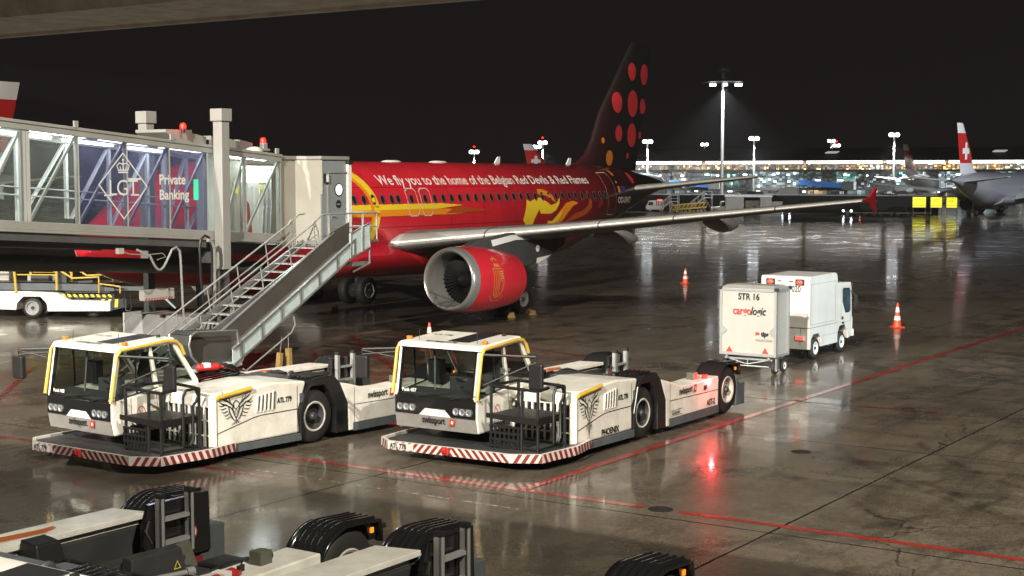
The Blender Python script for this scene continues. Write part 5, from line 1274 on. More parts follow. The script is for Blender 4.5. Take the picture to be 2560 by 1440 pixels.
def dress(t, number, full, rear=None):
    side = lambda u0, z0: (lambda x, y: Vector((u0 + x, -.010, z0 + y)))
    arm_ = lambda u0, z0: (lambda x, y: Vector((u0 + x, -.040, z0 + y)))
    # bumper plate, drawn from outside: x runs towards smaller y
    fb = lambda y0, z0: (lambda x, y: Vector((-4.12 - .10 * (y0 - x - .38) / 2.67 - .008, y0 - x, z0 + y)))
    decal('number_plate', M['stripew'], t, [rect(0, .56, 0, .12)], fb(3.02, .195))
    letter(t, number, .13, lambda x, y: fb(2.99, .21)(x, y) - Vector((.004, 0, 0)), 'fleet_number', sx=.80)
    letter(t, number, .135, side(-.90, .93), 'fleet_number', sx=.80)
    if full:
        decal('phoenix_emblem', M['ink'], t, phoenix(), lambda x, y: Vector((-2.0 + x * .82, -.010, .84 + y * .80)))
        letter(t, 'PHOENIX', .17, side(-1.54, .325), 'name_lettering', sx=.92)
    else:
        decal('phoenix_emblem', M['ink'], t, [([(a, max(b, -.26 + a * .22)) for a, b in q[0]], q[1]) for q in phoenix()], lambda x, y: Vector((-1.95 + x * .92, -.010, .88 + y * .78)))
    letter(t, 'swissport', .20, arm_(1.62, .73), 'company_lettering', sx=.78); logo_mark(t, arm_(0, 0), 2.28, .70, .15, .16)
    fc = lambda x, y: Vector((-3.718, 2.62 - x, .66 + y))
    letter(t, 'swissport', .17, fc, 'company_lettering', sx=.8); logo_mark(t, lambda x, y: Vector((-3.718, 2.62 - x, .66 + y)), .62, -.02, .15, .13)
    fd = lambda x, y: Vector((-3.30 + x, 1.37, .60 + y))
    letter(t, 'swissport', .16, fd, 'company_lettering', sx=.8)
    fr = lambda x, y: Vector((-3.43 + y * .9, 2.75 - x, 2.156 + y * .05))
    letter(t, 'swissport', .2, fr, 'company_lettering', sx=.9); letter(t, number, .13, lambda x, y: Vector((-2.75 + y, 3.1 - x, 2.206)), 'fleet_number')
    letter(t, 'Funk 457' if full else 'Funk 463', .09, lambda x, y: Vector((-3.68, 3.12 - x, 1.21 + y)), 'radio_lettering', mt='letterw', bold=.003)
    if rear:
        letter(t, 'AST-2', .17, arm_(2.92, .34), 'type_lettering', sx=.9)
        letter(t, 'Goldhofer', .11, arm_(1.30, .345), 'maker_lettering', sx=.8, bold=.002); decal('maker_frame', M['ink'], t, [stroke([(1.26, .325), (1.78, .325), (1.78, .435), (1.26, .435), (1.26, .325)], [.008]*5)], arm_(0, 0))
OCX, OCY, ODX, ODY = -4.17, 13.94, -.60, 12.0
ta = tractor()
CABP = {'cab_lower_body', 'front_panel', 'lower_front_panel', 'headlamp', 'cab_pillar', 'cab_roof', 'guard_tube', 'windscreen', 'windscreen_seal', 'side_window', 'window_rubber', 'dashboard', 'wipers', 'door_seam', 'warning_symbol', 'mirror_arm', 'mirror', 'side_cap', 'console'}
def pull(o, top=True):
    if top and o.name.split('.')[0] not in CABP: return
    for v in o.data.vertices:
        if v.co.x < -2.7: v.co.x += .20 * min(1, (-2.7 - v.co.x) / .9)
        if v.co.z < .60 and v.co.x < -1.5: v.co.z += .06 * min(1, (.60 - v.co.z) / .1)
    for c in o.children: pull(c, False)
for o in ta.children: pull(o)
tb = copy_tree(ta); tc = copy_tree(ta); td = copy_tree(ta)
for t, (x, y), lab in ((ta, (2.55, 29.2), 'white tow tractor ATL 778 lettered PHOENIX, red lamp lit on its rear arm'),
                       (tb, (-3.96, 28.81), 'white tow tractor ATL 779 with red extinguisher behind its cab, parked before the slide'),
                       (tc, (OCX, OCY), 'tow tractor with orange hose on its white deck, only its rear end in view'),
                       (td, (ODX, ODY), 'nearest tow tractor, only ladder, white deck and black mudguards showing')):
    t.location = (x, y, 0); t.rotation_euler = (0, 0, ROT + (R(-3.4) if t is tb else 0)); t['label'] = lab
dress(ta, 'ATL 778', True, True); dress(tb, 'ATL 779', False)
# red lamp lit on the rear arm of one tractor
m = MB(); m.box(2.96, 3.06, .02, .12, .905, .985); m.build('lit_marker_lamp', M['redlit'], ta, bevel=.01)
l = bpy.data.lights.new('marker_lamp_light', 'POINT'); l.energy = 45; l.color = (1, .05, .06); l.shadow_soft_size = .05
lo = bpy.data.objects.new('marker_lamp_light', l); C.objects.link(lo); lo.parent = ta; lo.location = (2.98, -.13, .93)
# fire extinguishers and hoses lying on tractors
def extinguisher(x, y, z, rz, lab):
    m = MB(); m.lathe([(0, .001), (0, .06), (.03, .085), (.42, .085), (.47, .06), (.50, .03), (.56, .03), (.56, .001)], (-.25, 0, .09), (1, 0, 0), 18)
    o = m.build('fire_extinguisher', M['red'], None, smooth=True); 
    m = MB(); m.box(-.12, .02, -.088, .088, .10, .182); m.build('paper_label', M['conew'], o)
    m = MB(); m.tube([(.31, 0, .09), (.36, 0, .2), (.2, .05, .22), (-.1, .1, .2)], .012); m.box(.28, .38, -.02, .02, .09, .16); m.build('valve', M['black'], o)
    o.location = (x, y, z); o.rotation_euler = (0, 0, rz); return tag(o, lab, 'fire extinguisher', 'fire extinguishers on tractors')
def onT(o, u, v, z): w = Vector((*o, 0)) + A * u + P * v; return (w.x, w.y, z)
q = onT((-3.86, 28.81), -.15, 2.75, 1.255); extinguisher(*q, ROT - .5, 'red fire extinguisher lying behind the cab of tractor ATL 779')
q = onT((OCX, OCY), 2.0, .04, .85); extinguisher(*q, ROT + .2, 'red extinguisher with white label on the near white arm, before the small lamp box')
def hose(o, pts, lab, r=.009):
    m = MB(); P3 = [Vector(p) for p in pts]
    for dz in (0, .035): m.tube([(p.x, p.y + dz, p.z + r + dz*.2) for p in P3], r)
    ob = m.build('coiled_hose', M['orange'], None, smooth=True); ob.location = (*o, 0); ob.rotation_euler = (0, 0, ROT)
    return tag(ob, lab, 'hose', 'orange hoses on tractors')
hose((-3.86, 28.81), [(.1, 2.7, 1.28), (.5, 2.85, 1.24), (.9, 2.95, 1.12), (1.3, 3.05, 1.01), (1.9, 3.15, 1.005), (2.1, 3.05, 1.005), (1.8, 2.98, 1.005), (2.0, 2.94, 1.0), (2.02, 2.90, .85), (2.0, 2.87, .6)], 'orange hose running over the deck of tractor ATL 779')
hose((2.55, 29.2), [(1.25, 3.0, 1.005), (1.6, 3.1, 1.005), (1.9, 3.05, 1.005), (2.1, 3.15, 1.005), (1.9, 3.2, 1.01), (1.5, 3.25, 1.005), (1.25, 3.2, 1.005)], 'looped orange hose on the far white deck of tractor ATL 778')
hose((OCX, OCY), [(1.3, 3.2, 1.005), (1.7, 3.15, 1.005), (2.15, 3.12, 1.005), (2.3, 3.14, 1.02), (2.1, 3.18, 1.005), (1.6, 3.25, 1.005), (1.3, 3.28, 1.005)], 'orange hose folded on the white deck of the tractor with ladder nearest the picture edge')
# ------------------------------------------------------------------ box trailer
tr = thing('box_trailer', 'grey white box trailer lettered STR 16 and cargologic, behind the box truck', 'trailer', (6.98, 38.95, 0), ROT)
LT, WT, ZB, ZT = .88, 1.62, .47, 2.30
m = MB(); m.box(.02, LT-.02, .02, WT-.02, ZB+.02, ZT-.01); m.build('box_body', M['offwhite'], tr, bevel=.01)
m = MB()
for x in (0, LT-.05):
    for y in (-.012, WT-.05): m.box(x-.004, x+.055, y, y+.062, ZB, ZT-.04)
for y in (-.008, WT-.045): m.box(.05, LT-.05, y, y+.05, ZB, ZB+.06); m.box(.05, LT-.05, y, y+.05, ZT-.09, ZT-.04)
for x in (-.006, LT-.045): m.box(x, x+.05, .05, WT-.05, ZB, ZB+.07); m.box(x, x+.05, .05, WT-.05, ZT-.10, ZT-.04)
m.build('edge_profile', M['alu'], tr)
m = MB(); m.hexa([(0, 0, ZT-.02), (0, WT, ZT-.02), (LT, WT, ZT-.02), (LT, 0, ZT-.02)], [(.14, .14, ZT+.06), (.14, WT-.14, ZT+.06), (LT-.05, WT-.14, ZT+.06), (LT-.05, .14, ZT+.06)]); m.build('roof', M['lgrey'], tr, bevel=.01)
for x in (0, LT):
    for y in (0, WT):
        m = MB(); m.box(x-.05, x+.05, y-.05, y+.05, ZT-.07, ZT+.012); m.build('corner_cap', M['black'], tr, bevel=.015)
rf = lambda y, z: Vector((-.0, y, z))
def trf(y0, z0, e=.014): return lambda x, y: Vector((.014 - e - .004, y0 - x, z0 + y))
def tlet(body, size, y0, z0, mt, bold=.006, sx=.85, shear=0, name='lettering'):
    vs, fs = text2d(body, size, bold=bold, shear=shear); return decal(name, M[mt], tr, [([(x*sx, y) for x, y in vs], fs)], trf(y0, z0))
tlet('STR 16', .24, 1.10, 1.98, 'ink', sx=.88, name='unit_number')
tlet('cargo', .30, 1.25, 1.58, 'inkred', sx=.80, name='company_lettering'); tlet('logic', .30, .74, 1.58, 'ink', sx=.78, shear=.28, name='company_lettering')
tlet('tips', .17, .42, 1.02, 'ink', bold=.01, name='company_lettering'); decal('company_mark', M['inkred'], tr, [[(0, 0), (.06, .05), (0, .11)], [(.05, 0), (.12, .055), (.05, .11)]], trf(.58, 1.03))
M['inkgrey'] = mat('grey_lettering', (.25, .24, .24), .5)
tlet('CARGO 20-HV', .085, .58, .88, 'inkgrey', bold=.002, name='small_lettering')
for y in (1.34, .30): decal('reflector_triangle', M['inkred'], tr, [[(-.09, 0), (.09, 0), (0, .15)]], trf(y, .56))
for y, sg in ((WT-.04, 1), (.04, -1)):
    m = MB(); m.prism([(y, 1.0), (y, 1.28), (y - sg*.10, 1.20), (y - sg*.16, 1.14), (y - sg*.10, 1.07)], 'x', -.012, .02); m.build('handle_recess', M['grey'], tr)
m = MB()
for y in (.2, WT-.2): m.bar((.0, y, .42), (LT+.1, y, .42), .06, .08)
for x in (.08, .7): m.bar((x, .12, .38), (x, WT-.12, .38), .05)
for y0, y1 in ((.3, .75), (WT-.3, .87)): m.tube([(.04, y0, .36), (.0, y1, .26), (.0, .81, .26)], .018)
m.tube([(.02, .2, .20), (.02, WT-.35, .20)], .022); m.bar((.02, .81, .2), (.02, .81, .4), .03)
m.bar((LT, .8, .34), (LT+1.1, .8, .36), .07)
m.build('under_frame', M['galv'], tr)
for x, y in ((.18, .10), (.75, .10), (.75, WT-.1), (.18, WT-.1)): wheel_part('wheel', tr, (x, y, .18 if True else 0), .18, .09, .09, M['conew'], -1 if y < .5 else 1, lugs=5)
m = MB(); m.box(.12, .24, .02, .06, .16, .44); m.build('wheel_fork', M['galv'], tr)

# ------------------------------------------------------------------ small box truck
ob = Vector((8.77, 42.54, 0)) - A * .48
tk = thing('box_truck', 'small white box truck numbered 020 with blue beacon, coupled before the trailer', 'truck', ob, ROT)
WK = 1.5
m = MB(); m.prism([(.0, .92), (.0, 2.34), (.06, 2.40), (1.98, 2.42), (2.12, 2.36), (2.16, 2.2), (2.10, .92)], 'y', .0, WK); m.build('box_body', M['white2'], tk, bevel=.015)
m = MB(); m.prism([(.02, .30), (.02, .915), (2.2, .915), (2.2, .32), (.92, .32), (.86, .60), (.72, .72), (.30, .72), (.16, .58), (.12, .30)], 'y', .0, .28); m.prism([(.02, .30), (.02, .915), (2.2, .915), (2.2, .32)], 'y', .3, WK)
m.build('lower_body', M['white2'], tk, bevel=.01)
m = MB(); m.prism([(2.17, .34), (2.17, .915), (2.17, 2.04), (2.3, 2.10), (3.30, 2.06), (3.36, 1.9), (3.42, 1.0), (3.44, .42), (3.1, .36), (3.02, .62), (2.86, .80), (2.44, .80), (2.28, .6), (2.22, .34)], 'y', .02, WK-.02); m.build('cab', M['white2'], tk, bevel=.02)
m = MB(); m.prism([(2.62, 1.50), (2.60, 1.86), (2.66, 1.92), (3.16, 1.90), (3.22, 1.80), (3.24, 1.22), (3.16, 1.16), (2.86, 1.16)], 'y', .008, .016); w = m.build('side_window', M['gloss'], tk)
M['cabglass'] = mat('cab_window_glass', (.03, .07, .09), .05, coat=1)
m = MB(); m.prism([(2.66, 1.50), (2.64, 1.84), (2.68, 1.88), (3.14, 1.86), (3.18, 1.78), (3.20, 1.25), (3.14, 1.20), (2.88, 1.20)], 'y', .0, .007); m.build('pane', M['cabglass'], w)
m = MB(); m.hexa([(3.395, .12, 1.2), (3.395, WK-.12, 1.2), (3.40, WK-.12, 1.2), (3.42, .12, 1.2)], [(3.36, .14, 1.88), (3.36, WK-.14, 1.88), (3.37, WK-.14, 1.88), (3.38, .14, 1.88)]); m.build('windscreen', M['cabglass'], tk)
decal('door_seam', M['inkgrey'], tk, [stroke([(2.50, .86), (2.50, 1.95), (3.26, 1.95), (3.30, .9), (2.50, .86)], [.012]*5)], lambda u, z: Vector((u, .014, z)))
m = MB(); m.box(2.56, 2.66, -.0, .02, .98, 1.06); m.box(2.60, 2.72, 0, .018, .84, .90); m.build('door_handle', M['black'], tk)
decal('side_panel_frame', M['inkgrey'], tk, [outline(rect(.10, 2.0, 1.0, 2.18), .02)], lambda u, z: Vector((u, -.004, z)))
decal('side_panel_frame', M['inkgrey'], tk, [stroke([(.0, .918), (2.2, .918)], [.014]*2), stroke([(1.0, .36), (1.0, .62), (2.1, .62)], [.012]*3)], lambda u, z: Vector((u, -.003, z)))
tf = lambda y0, z0: (lambda x, y: Vector((-.006, y0 - x, z0 + y)))
vs, fs = text2d('17020', .26, bold=.006); decal('unit_number', M['ink'], tk, [([(x*.72, y) for x, y in vs], fs)], tf(.74, 1.95))
for y in (1.20, .30):
    m = MB(); m.box(-.03, .01, y - .14, y + .14, 2.14, 2.32); h = m.build('rear_lamp_housing', M['black'], tk, bevel=.02)
    m = MB(); m.ball((-.04, y, 2.23), .07, 12, .5, 1.3, .9); m.build('lit_lamp', M['redtail'], h, smooth=True)
for y in (.93, .57): m = MB(); m.box(-.015, .0, y-.06, y+.06, 2.24, 2.27); m.build('vent_slot', M['ink'], tk)
m = MB(); m.box(-.03, .0, .14, .42, .56, .70); h = m.build('rear_lamp_cluster', M['conew'], tk, bevel=.01)
m = MB(); m.box(-.04, -.03, .17, .39, .59, .67); m.build('lens', M['redtail'], h)
decal('door_seam', M['inkgrey'], tk, [stroke([(.06, .95), (.06, 1.85), (1.44, 1.85)], [.01]*3), stroke([(0.0, .925), (1.5, .925)], [.016]*2)], lambda y, z: Vector((-.004, y, z)))
m = MB()
for z in (1.15, 1.35, 1.55, 1.72): m.box(-.012, .004, .06, .11, z, z+.06)
m.build('hinges', M['white2'], tk)
m = MB(); m.cyl((2.55, .35, 2.08), (2.55, .35, 2.13), .09, n=16); b = m.build('beacon_base', M['white2'], tk)
m = MB(); m.ball((2.55, .35, 2.17), .10, 14, 1, 1, 1.1); m.build('blue_beacon', M['blue'], b, smooth=True)
m = MB(); m.box(3.38, 3.46, -.16, -.04, 1.35, 1.66); m.tube([(3.30, .02, 1.8), (3.42, -.10, 1.62)], .015); m.build('mirror', M['black'], tk, bevel=.01)
m = MB(); m.box(3.44, 3.50, -.02, WK+.02, .40, .62); m.box(3.43, 3.47, .02, .06, .62, 1.0); m.build('front_bumper', M['white2'], tk, bevel=.015)
for x, y, sd in ((.50, .10, -1), (2.55, .10, -1), (.50, WK-.1, 1), (2.55, WK-.1, 1)): wheel_part('wheel', tk, (x, y, .31), .31, .2, .17, M['conew'], sd, lugs=6)
m = MB(); m.box(.2, 3.2, .3, WK-.3, .22, .34); m.build('chassis', M['dark'], tk)

# ------------------------------------------------------------------ cones and chocks
def cone(x, y, lab, h=.75):
    t = thing('traffic_cone', lab, 'traffic cone', (x, y, 0), random.uniform(0, 1.5), 'red and white traffic cones')
    m = MB(); m.box(-.2, .2, -.2, .2, .0, .035); m.lathe([(.035, .155), (h*.30, .115)], (0, 0, 0), (0, 0, 1), 20); m.build('base', M['cone'], t, bevel=.01, smooth=30)
    R_ = lambda q: .155 - (q - .035) / (h - .035) * (.155 - .03)
    for a, b, mt in ((.30*h, .47*h, 'conew'), (.47*h, .62*h, 'cone'), (.62*h, .83*h, 'conew'), (.83*h, h, 'cone')):
        m = MB(); m.lathe([(a, R_(a)), (b, R_(b))] + ([(b, .001)] if b >= h else []), (0, 0, 0), (0, 0, 1), 20); m.build('band' if mt == 'conew' else 'body', M[mt], t, smooth=30)
    return t
cone(8.57, 73.0, 'red and white cone alone under the wing, beyond the aircraft engine')
cone(13.47, 51.5, 'red and white cone on wet concrete ahead of the white truck', .86)
cone(-2.52, 44.9, 'red and white cone behind the cab roof of tractor ATL 778', .82)
cone(39.8, 169.5, 'tiny far cone beyond the wingtip, before the yellow signs', .9)
def chock(x, y, rz, lab):
    m = MB(); m.prism([(-.15, 0), (.15, 0), (.10, .17), (-.10, .17)], 'y', -.28, .28); o = m.build('wheel_chock', M['wood'], None, bevel=.012)
    m = MB(); m.box(-.155, .155, -.285, -.25, .0, .03); m.build('end_strip', M['yellow'], o)
    o.location = (x, y, 0); o.rotation_euler = (0, 0, rz); return tag(o, lab, 'chock', 'wooden chocks')
chock(-6.96, 58.0, .1, 'wooden chock in front of the far main wheels of the aircraft')
chock(-.05, 55.6, .1, 'wooden chock in front of the near main wheels, under the engine')
chock(.72, 56.5, .3, 'wooden chock behind the near main wheel of the aircraft')

# ------------------------------------------------------------------ belt loader left of the nose
bl = thing('belt_loader', 'white belt loader with yellow guard rails left of the aircraft nose', 'belt loader', (-17.9, 54.9, 0), R(-4))
m = MB(); m.prism([(-3.6, .40), (-3.6, 1.0), (-.2, 1.0), (1.0, .95), (1.45, .68), (3.0, .66), (3.0, .28), (.62, .26), (.58, .55), (.34, .80), (-.3, .80), (-.54, .55), (-.58, .30)], 'y', 0, 1.5)
m.build('chassis', M['white'], bl, bevel=.02)
m = MB(); m.hexa([(-3.6, .2, 1.05), (-3.6, 1.3, 1.05), (-3.6, 1.3, 1.32), (-3.6, .2, 1.32)], [(3.1, .2, 1.0), (3.1, 1.3, 1.0), (3.1, 1.3, 1.26), (3.1, .2, 1.26)]); m.box(2.9, 4.3, .3, 1.2, 1.02, 1.18); m.build('conveyor_frame', M['slate'], bl, bevel=.01)
m = MB(); m.box(-3.6, 4.2, .3, 1.2, 1.33, 1.345); m.build('conveyor_belt', M['belt'], bl)
m = MB(); m.cyl((4.3, .3, 1.1), (4.3, 1.2, 1.1), .12, n=14); m.box(4.2, 4.9, .5, 1.0, .98, 1.12); m.build('nose_roller', M['black'], bl)
m = MB()
for y in (-.02, 1.5):
    m.tube([(-2.1, y, 1.0), (-2.0, y, 1.92), (.9, y, 1.92), (1.6, y, 1.5), (2.6, y, 1.55), (2.6, y, .95)], .04)
    m.tube([(-.55, y, .95), (-.62, y, 1.92)], .05); m.tube([(1.0, y, 1.05), (1.0, y, 1.9)], .05); m.tube([(-.5, y, 1.62), (1.0, y, 1.62)], .025)
    m.tube([(2.6, y, 1.3), (3.4, y, 1.2), (3.4, y, .95)], .035)
m.build('guard_rail', M['yellow'], bl, smooth=True)
m = MB(); m.box(-3.6, -1.2, .9, 1.6, 1.0, 2.0); m.box(-.5, .7, .9, 1.45, 1.0, 1.55); m.build('driver_console', M['offwhite'], bl, bevel=.03)
for b_ in ((-.2, .5, .5, .8, 1.36, 1.6), (.9, 1.3, .2, .5, 1.3, 1.8), (1.7, 2.3, .2, .7, 1.3, 1.5)): m = MB(); m.box(*b_); m.build('control_box', M['dark'], bl, bevel=.02)
m = MB(); m.box(1.3, 3.0, -.006, .0, .96, 1.0); m.build('marker_rail', M['dark'], bl)
hz = [[(1.15 + .22*k, .78), (1.27 + .22*k, .78), (1.20 + .22*k, .90), (1.08 + .22*k, .90)] for k in range(9)]
m = MB(); m.box(1.1, 3.1, .18, .2, .76, .92); m.build('hazard_strip', M['ink'], bl)
decal('hazard_stripes', M['yelsign'], bl, hz, lambda x, z: Vector((x, .174, z)))
m = MB(); m.box(2.4, 3.6, .05, .09, .40, .74); m.build('bumper_board', M['ink'], bl)
decal('hazard_stripes', M['yelsign'], bl, [[(2.45 + .35*k, .42), (2.57 + .35*k, .42), (2.80 + .25*k, .72), (2.68 + .25*k, .72)] for k in range(3)], lambda x, z: Vector((x, .044, z)))
letter(bl, 'swissport', .22, lambda x, y: Vector((-2.2 + x, -.006, .62 + y)), 'company_lettering', sx=.8)
for x, y, sd in ((0.05, .08, -1), (2.2, .5, -1), (0.05, 1.42, 1), (-2.9, .08, -1)): wheel_part('wheel', bl, (x, y, .38), .38, .24, .24, M['grey'], sd)
m = MB(); m.tube([(3.55, .06, .95), (3.5, .06, .6), (3.58, .06, .3), (3.72, .06, .28), (3.8, .06, .45), (3.75, .06, .9)], .03); m.build('looped_chain', M['black'], bl, smooth=True)
m = MB(); m.bar((4.6, .7, .98), (5.3, .6, .35), .07); m.build('support_leg', M['galv'], bl)
# second loader seen under the belly, a van and a tractor tyre behind it
bv = thing('service_van', 'white service van standing in the dark behind the near engine, half hidden by the fuselage', 'van', (-9.6, 63, 0), R(8))
m = MB(); m.prism([(-2.6, .35), (-2.6, 1.05), (-1.6, 1.15), (-1.0, 1.85), (1.8, 1.9), (1.9, .35)], 'y', 0, 1.8); m.build('body', M['white2'], bv, bevel=.06)
m = MB(); m.prism([(-1.5, 1.18), (-.98, 1.75), (-.2, 1.78), (-.2, 1.18)], 'y', -.01, 0); m.build('side_window', M['gloss'], bv)
for x, y, sd in ((-1.7, .1, -1), (1.2, .1, -1), (-1.7, 1.7, 1), (1.2, 1.7, 1)): wheel_part('wheel', bv, (x, y, .34), .34, .2, .2, M['grey'], sd)

# ------------------------------------------------------------------ concrete overhang above the viewer, with its edge bead
m = MB()
# along P: from right/near to left/far; lower outer edge passes over the picture's corner
e0 = Vector((2.2, 6.8, 6.235)); d = P.copy()
out = Vector((A.x, A.y, 0))
def oh(k, o, z): return e0 + d * k + out * o + Vector((0, 0, z))
secs = []
for k in (-6, 0, 3, 6, 9, 14, 22):
    secs.append([oh(k, 0, 0), oh(k, .03, .02), oh(k, .03, .5), oh(k, -5, .5), oh(k, -5, .35), oh(k, -.95, .10), oh(k, -.9, .0), oh(k, -.30, -.0), oh(k, -.22, .02), oh(k, -.06, .02), oh(k, -.05, 0)])
m.loft(secs)
oo = m.build('roof_overhang', M['concrete'], None)
tag(oo, 'rough grey concrete overhang crossing the upper corner of the view', 'overhang')
# ------------------------------------------------------------------ the far side of the airport
def facade(name, label, o, dirv, L, cat='terminal'):
    t = thing(name, label, cat, o, math.atan2(dirv.y, dirv.x)); return t
T0 = Vector((-12, 346.2, 0)); TD = Vector((.928, -.371, 0))
tm = facade('terminal_building', 'long glazed terminal with bright lit upper floor across the apron', T0, TD, 200)
LT2 = 190
M['roofdark'] = mat('terminal_roof', (.045, .042, .042), .6, var=.3, scale=.05)
M['slabdark'] = mat('terminal_slab', (.09, .085, .08), .5, var=.3, scale=.2)
M['mull'] = mat('mullion_grey', (.12, .12, .12), .4)
M['striplight'] = lamp('soffit_strip_light', (1.0, .97, .90), 6.0)
def rooms(name, cols, strength, w, hw, hh, lamps):
    """lit rooms behind the glass: bays of different colour and brightness, with fittings and lamps in them"""
    m = bpy.data.materials.new(name); m.use_nodes = True; t = m.node_tree; b = t.nodes['Principled BSDF']; L = t.links
    b.inputs['Base Color'].default_value = (.05, .05, .05, 1); b.inputs['Roughness'].default_value = .3
    tc = t.nodes.new('ShaderNodeTexCoord')
    def cells(sx, sz, off):
        ad = t.nodes.new('ShaderNodeVectorMath'); ad.operation = 'ADD'; ad.inputs[1].default_value = (off, 50, 50); L.new(tc.outputs['Object'], ad.inputs[0])
        sn = t.nodes.new('ShaderNodeVectorMath'); sn.operation = 'SNAP'; sn.inputs[1].default_value = (sx, 400, sz); L.new(ad.outputs[0], sn.inputs[0])
        wn = t.nodes.new('ShaderNodeTexWhiteNoise'); wn.noise_dimensions = '3D'; L.new(sn.outputs[0], wn.inputs['Vector'])
        sp = t.nodes.new('ShaderNodeSeparateColor'); L.new(wn.outputs['Color'], sp.inputs[0]); return sp.outputs
    def mth(op, a, c):
        n = t.nodes.new('ShaderNodeMath'); n.operation = op
        for i, x in enumerate((a, c)):
            if isinstance(x, (int, float)): n.inputs[i].default_value = x
            else: L.new(x, n.inputs[i])
        return n.outputs[0]
    bay = cells(w, 400, 3.3); fit = cells(hw, hh, 1.7); big = cells(w * 3.7, 400, 9.1)
    cr = t.nodes.new('ShaderNodeValToRGB'); el = cr.color_ramp.elements; cr.color_ramp.interpolation = 'CONSTANT'
    el[0].color = (*cols[0], 1); el[0].position = 0; el[1].color = (*cols[1], 1); el[1].position = 1 / len(cols)
    for i, c in enumerate(cols[2:], 2): e = el.new(i / len(cols)); e.color = (*c, 1)
    L.new(mth('FRACT', mth('ADD', mth('MULTIPLY', bay[0], .45), big[0]), 0), cr.inputs[0]); L.new(cr.outputs[0], b.inputs['Emission Color'])
    lvl = mth('ADD', mth('MULTIPLY', mth('POWER', fit[0], 2.0), .8), .10)
    lvl = mth('MULTIPLY', lvl, mth('ADD', mth('MULTIPLY', big[1], .8), .25))
    hot = mth('MULTIPLY', mth('GREATER_THAN', fit[1], 1 - lamps), 2.2)
    L.new(mth('MULTIPLY', mth('ADD', lvl, hot), strength), b.inputs['Emission Strength'])
    return m
WARM = (1.0, .72, .38); AMB = (1.0, .5, .16); WHT = (1.0, .95, .82); COOL = (.72, .95, 1.0); TEAL = (.35, .75, .68); DIM = (.10, .12, .12); BLU = (.15, .35, .9); REDD = (1., .25, .15)
M['rooms_up'] = rooms('upper_floor_rooms', [WARM, WHT, (.4, .32, .22), AMB, WHT, WARM, (.3, .28, .22), (.9, .6, .3)], 1.5, 2.2, .45, .38, .10)
M['rooms_mid'] = rooms('middle_floor_rooms', [COOL, TEAL, DIM, WHT, (.15, .2, .2), TEAL, (.2, .25, .25), DIM], 1.1, 3.0, .6, .45, .06)
M['rooms_low'] = rooms('ground_floor_rooms', [DIM, WHT, DIM, DIM, COOL, DIM, WARM, DIM], 1.5, 4.0, .9, .6, .07)
D = 14
m = MB(); m.hexa([(42, -3.8, 8.7), (LT2, -3.8, 8.7), (LT2, D, 9.35), (42, D, 9.35)], [(42, -3.6, 8.9), (LT2, -3.6, 8.9), (LT2, D, 11.6), (42, D, 11.6)]); m.build('roof', M['roofdark'], tm)
m = MB(); m.box(42, LT2, 0, D, 8.66, 9.34); m.build('wall', M['slabdark'], tm)
x = 43.0; random.seed(11)
while x < LT2 - 4:
    w = random.uniform(9, 22); m = MB(); m.box(x, min(LT2, x + w), -1.6, -1.2, 8.05, 8.58); m.build('soffit_light', M['striplight'], tm); x += w + random.uniform(.3, 1.6)
for z0, z1, mt, nm in ((6.8, 8.6, 'rooms_up', 'upper_windows'), (2.95, 6.3, 'rooms_mid', 'middle_windows'), (.2, 2.4, 'rooms_low', 'ground_windows')):
    m = MB(); m.box(42, LT2, .9, 1.0, z0, z1); o = m.build(nm, M[mt], tm)
    m = MB(); xx = 43.0
    while xx < LT2: m.box(xx, xx + .14, -.05, .15, z0, z1); xx += 2.4 if z0 > 5 else 3.0
    m.box(42, LT2, -.02, .1, z1 - .9, z1 - .8)
    m.build('mullions', M['mull'], o)
for z0, z1, y in ((6.3, 6.8, -1.2), (2.4, 2.95, -.6)):
    m = MB(); m.box(42, LT2, y, 1.0, z0, z1); m.build('floor_slab', M['slabdark'], tm)
m = MB(); m.box(42, LT2, 1.2, D, 0, 9.0); m.build('core', M['slabdark'], tm)
# lights hanging along the middle floor
M['downlight'] = lamp('concourse_lamp', (.95, 1.0, .98), 8)
M['skylight'] = lamp('lit_skylight', (.9, .88, .82), .4)
M['bluebridge'] = lamp('blue_lit_bridge', (.05, .17, .50), .35)
for i in range(46):
    m = MB(); xx = 18 + i * 3.1 + random.uniform(-1, 1); zz = random.choice((5.4, 5.6, 4.4, 2.0)); m.box(xx, xx + random.uniform(.3, 1.1), -.25, -.1, zz, zz + .22); m.build('ceiling_lamp', M['downlight'], tm)
def gate_bridge(x, lab):
    w = T0 + TD * x + Vector((-.371, -.928, 0)) * 2
    t = thing('gate_bridge', lab, 'boarding bridge', w, math.atan2(TD.y, TD.x), 'blue gate bridges of the terminal')
    m = MB(); m.hexa([(0, -4, 3.6), (0, -1.5, 3.6), (0, -1.5, 4.6), (0, -4, 4.6)], [(10, -7, 2.9), (10, -4.5, 2.9), (10, -4.5, 3.9), (10, -7, 3.9)]); m.build('tunnel', M['bluebridge'], t)
    m = MB(); m.box(9.6, 12, -7.6, -4.2, 2.6, 4.3); m.build('cab', M['grey'], t)
    m = MB(); m.box(9.8, 10.4, -6, -5.2, 0, 2.6); m.build('leg', M['dark'], t)
gate_bridge(52, 'blue boarding bridge before the terminal glazing, beyond the red aircraft tailplane')
gate_bridge(80, 'blue boarding bridge by the terminal, beyond the red wingtip')
gate_bridge(112, 'blue boarding bridge by the terminal, above the parked dark airliner')
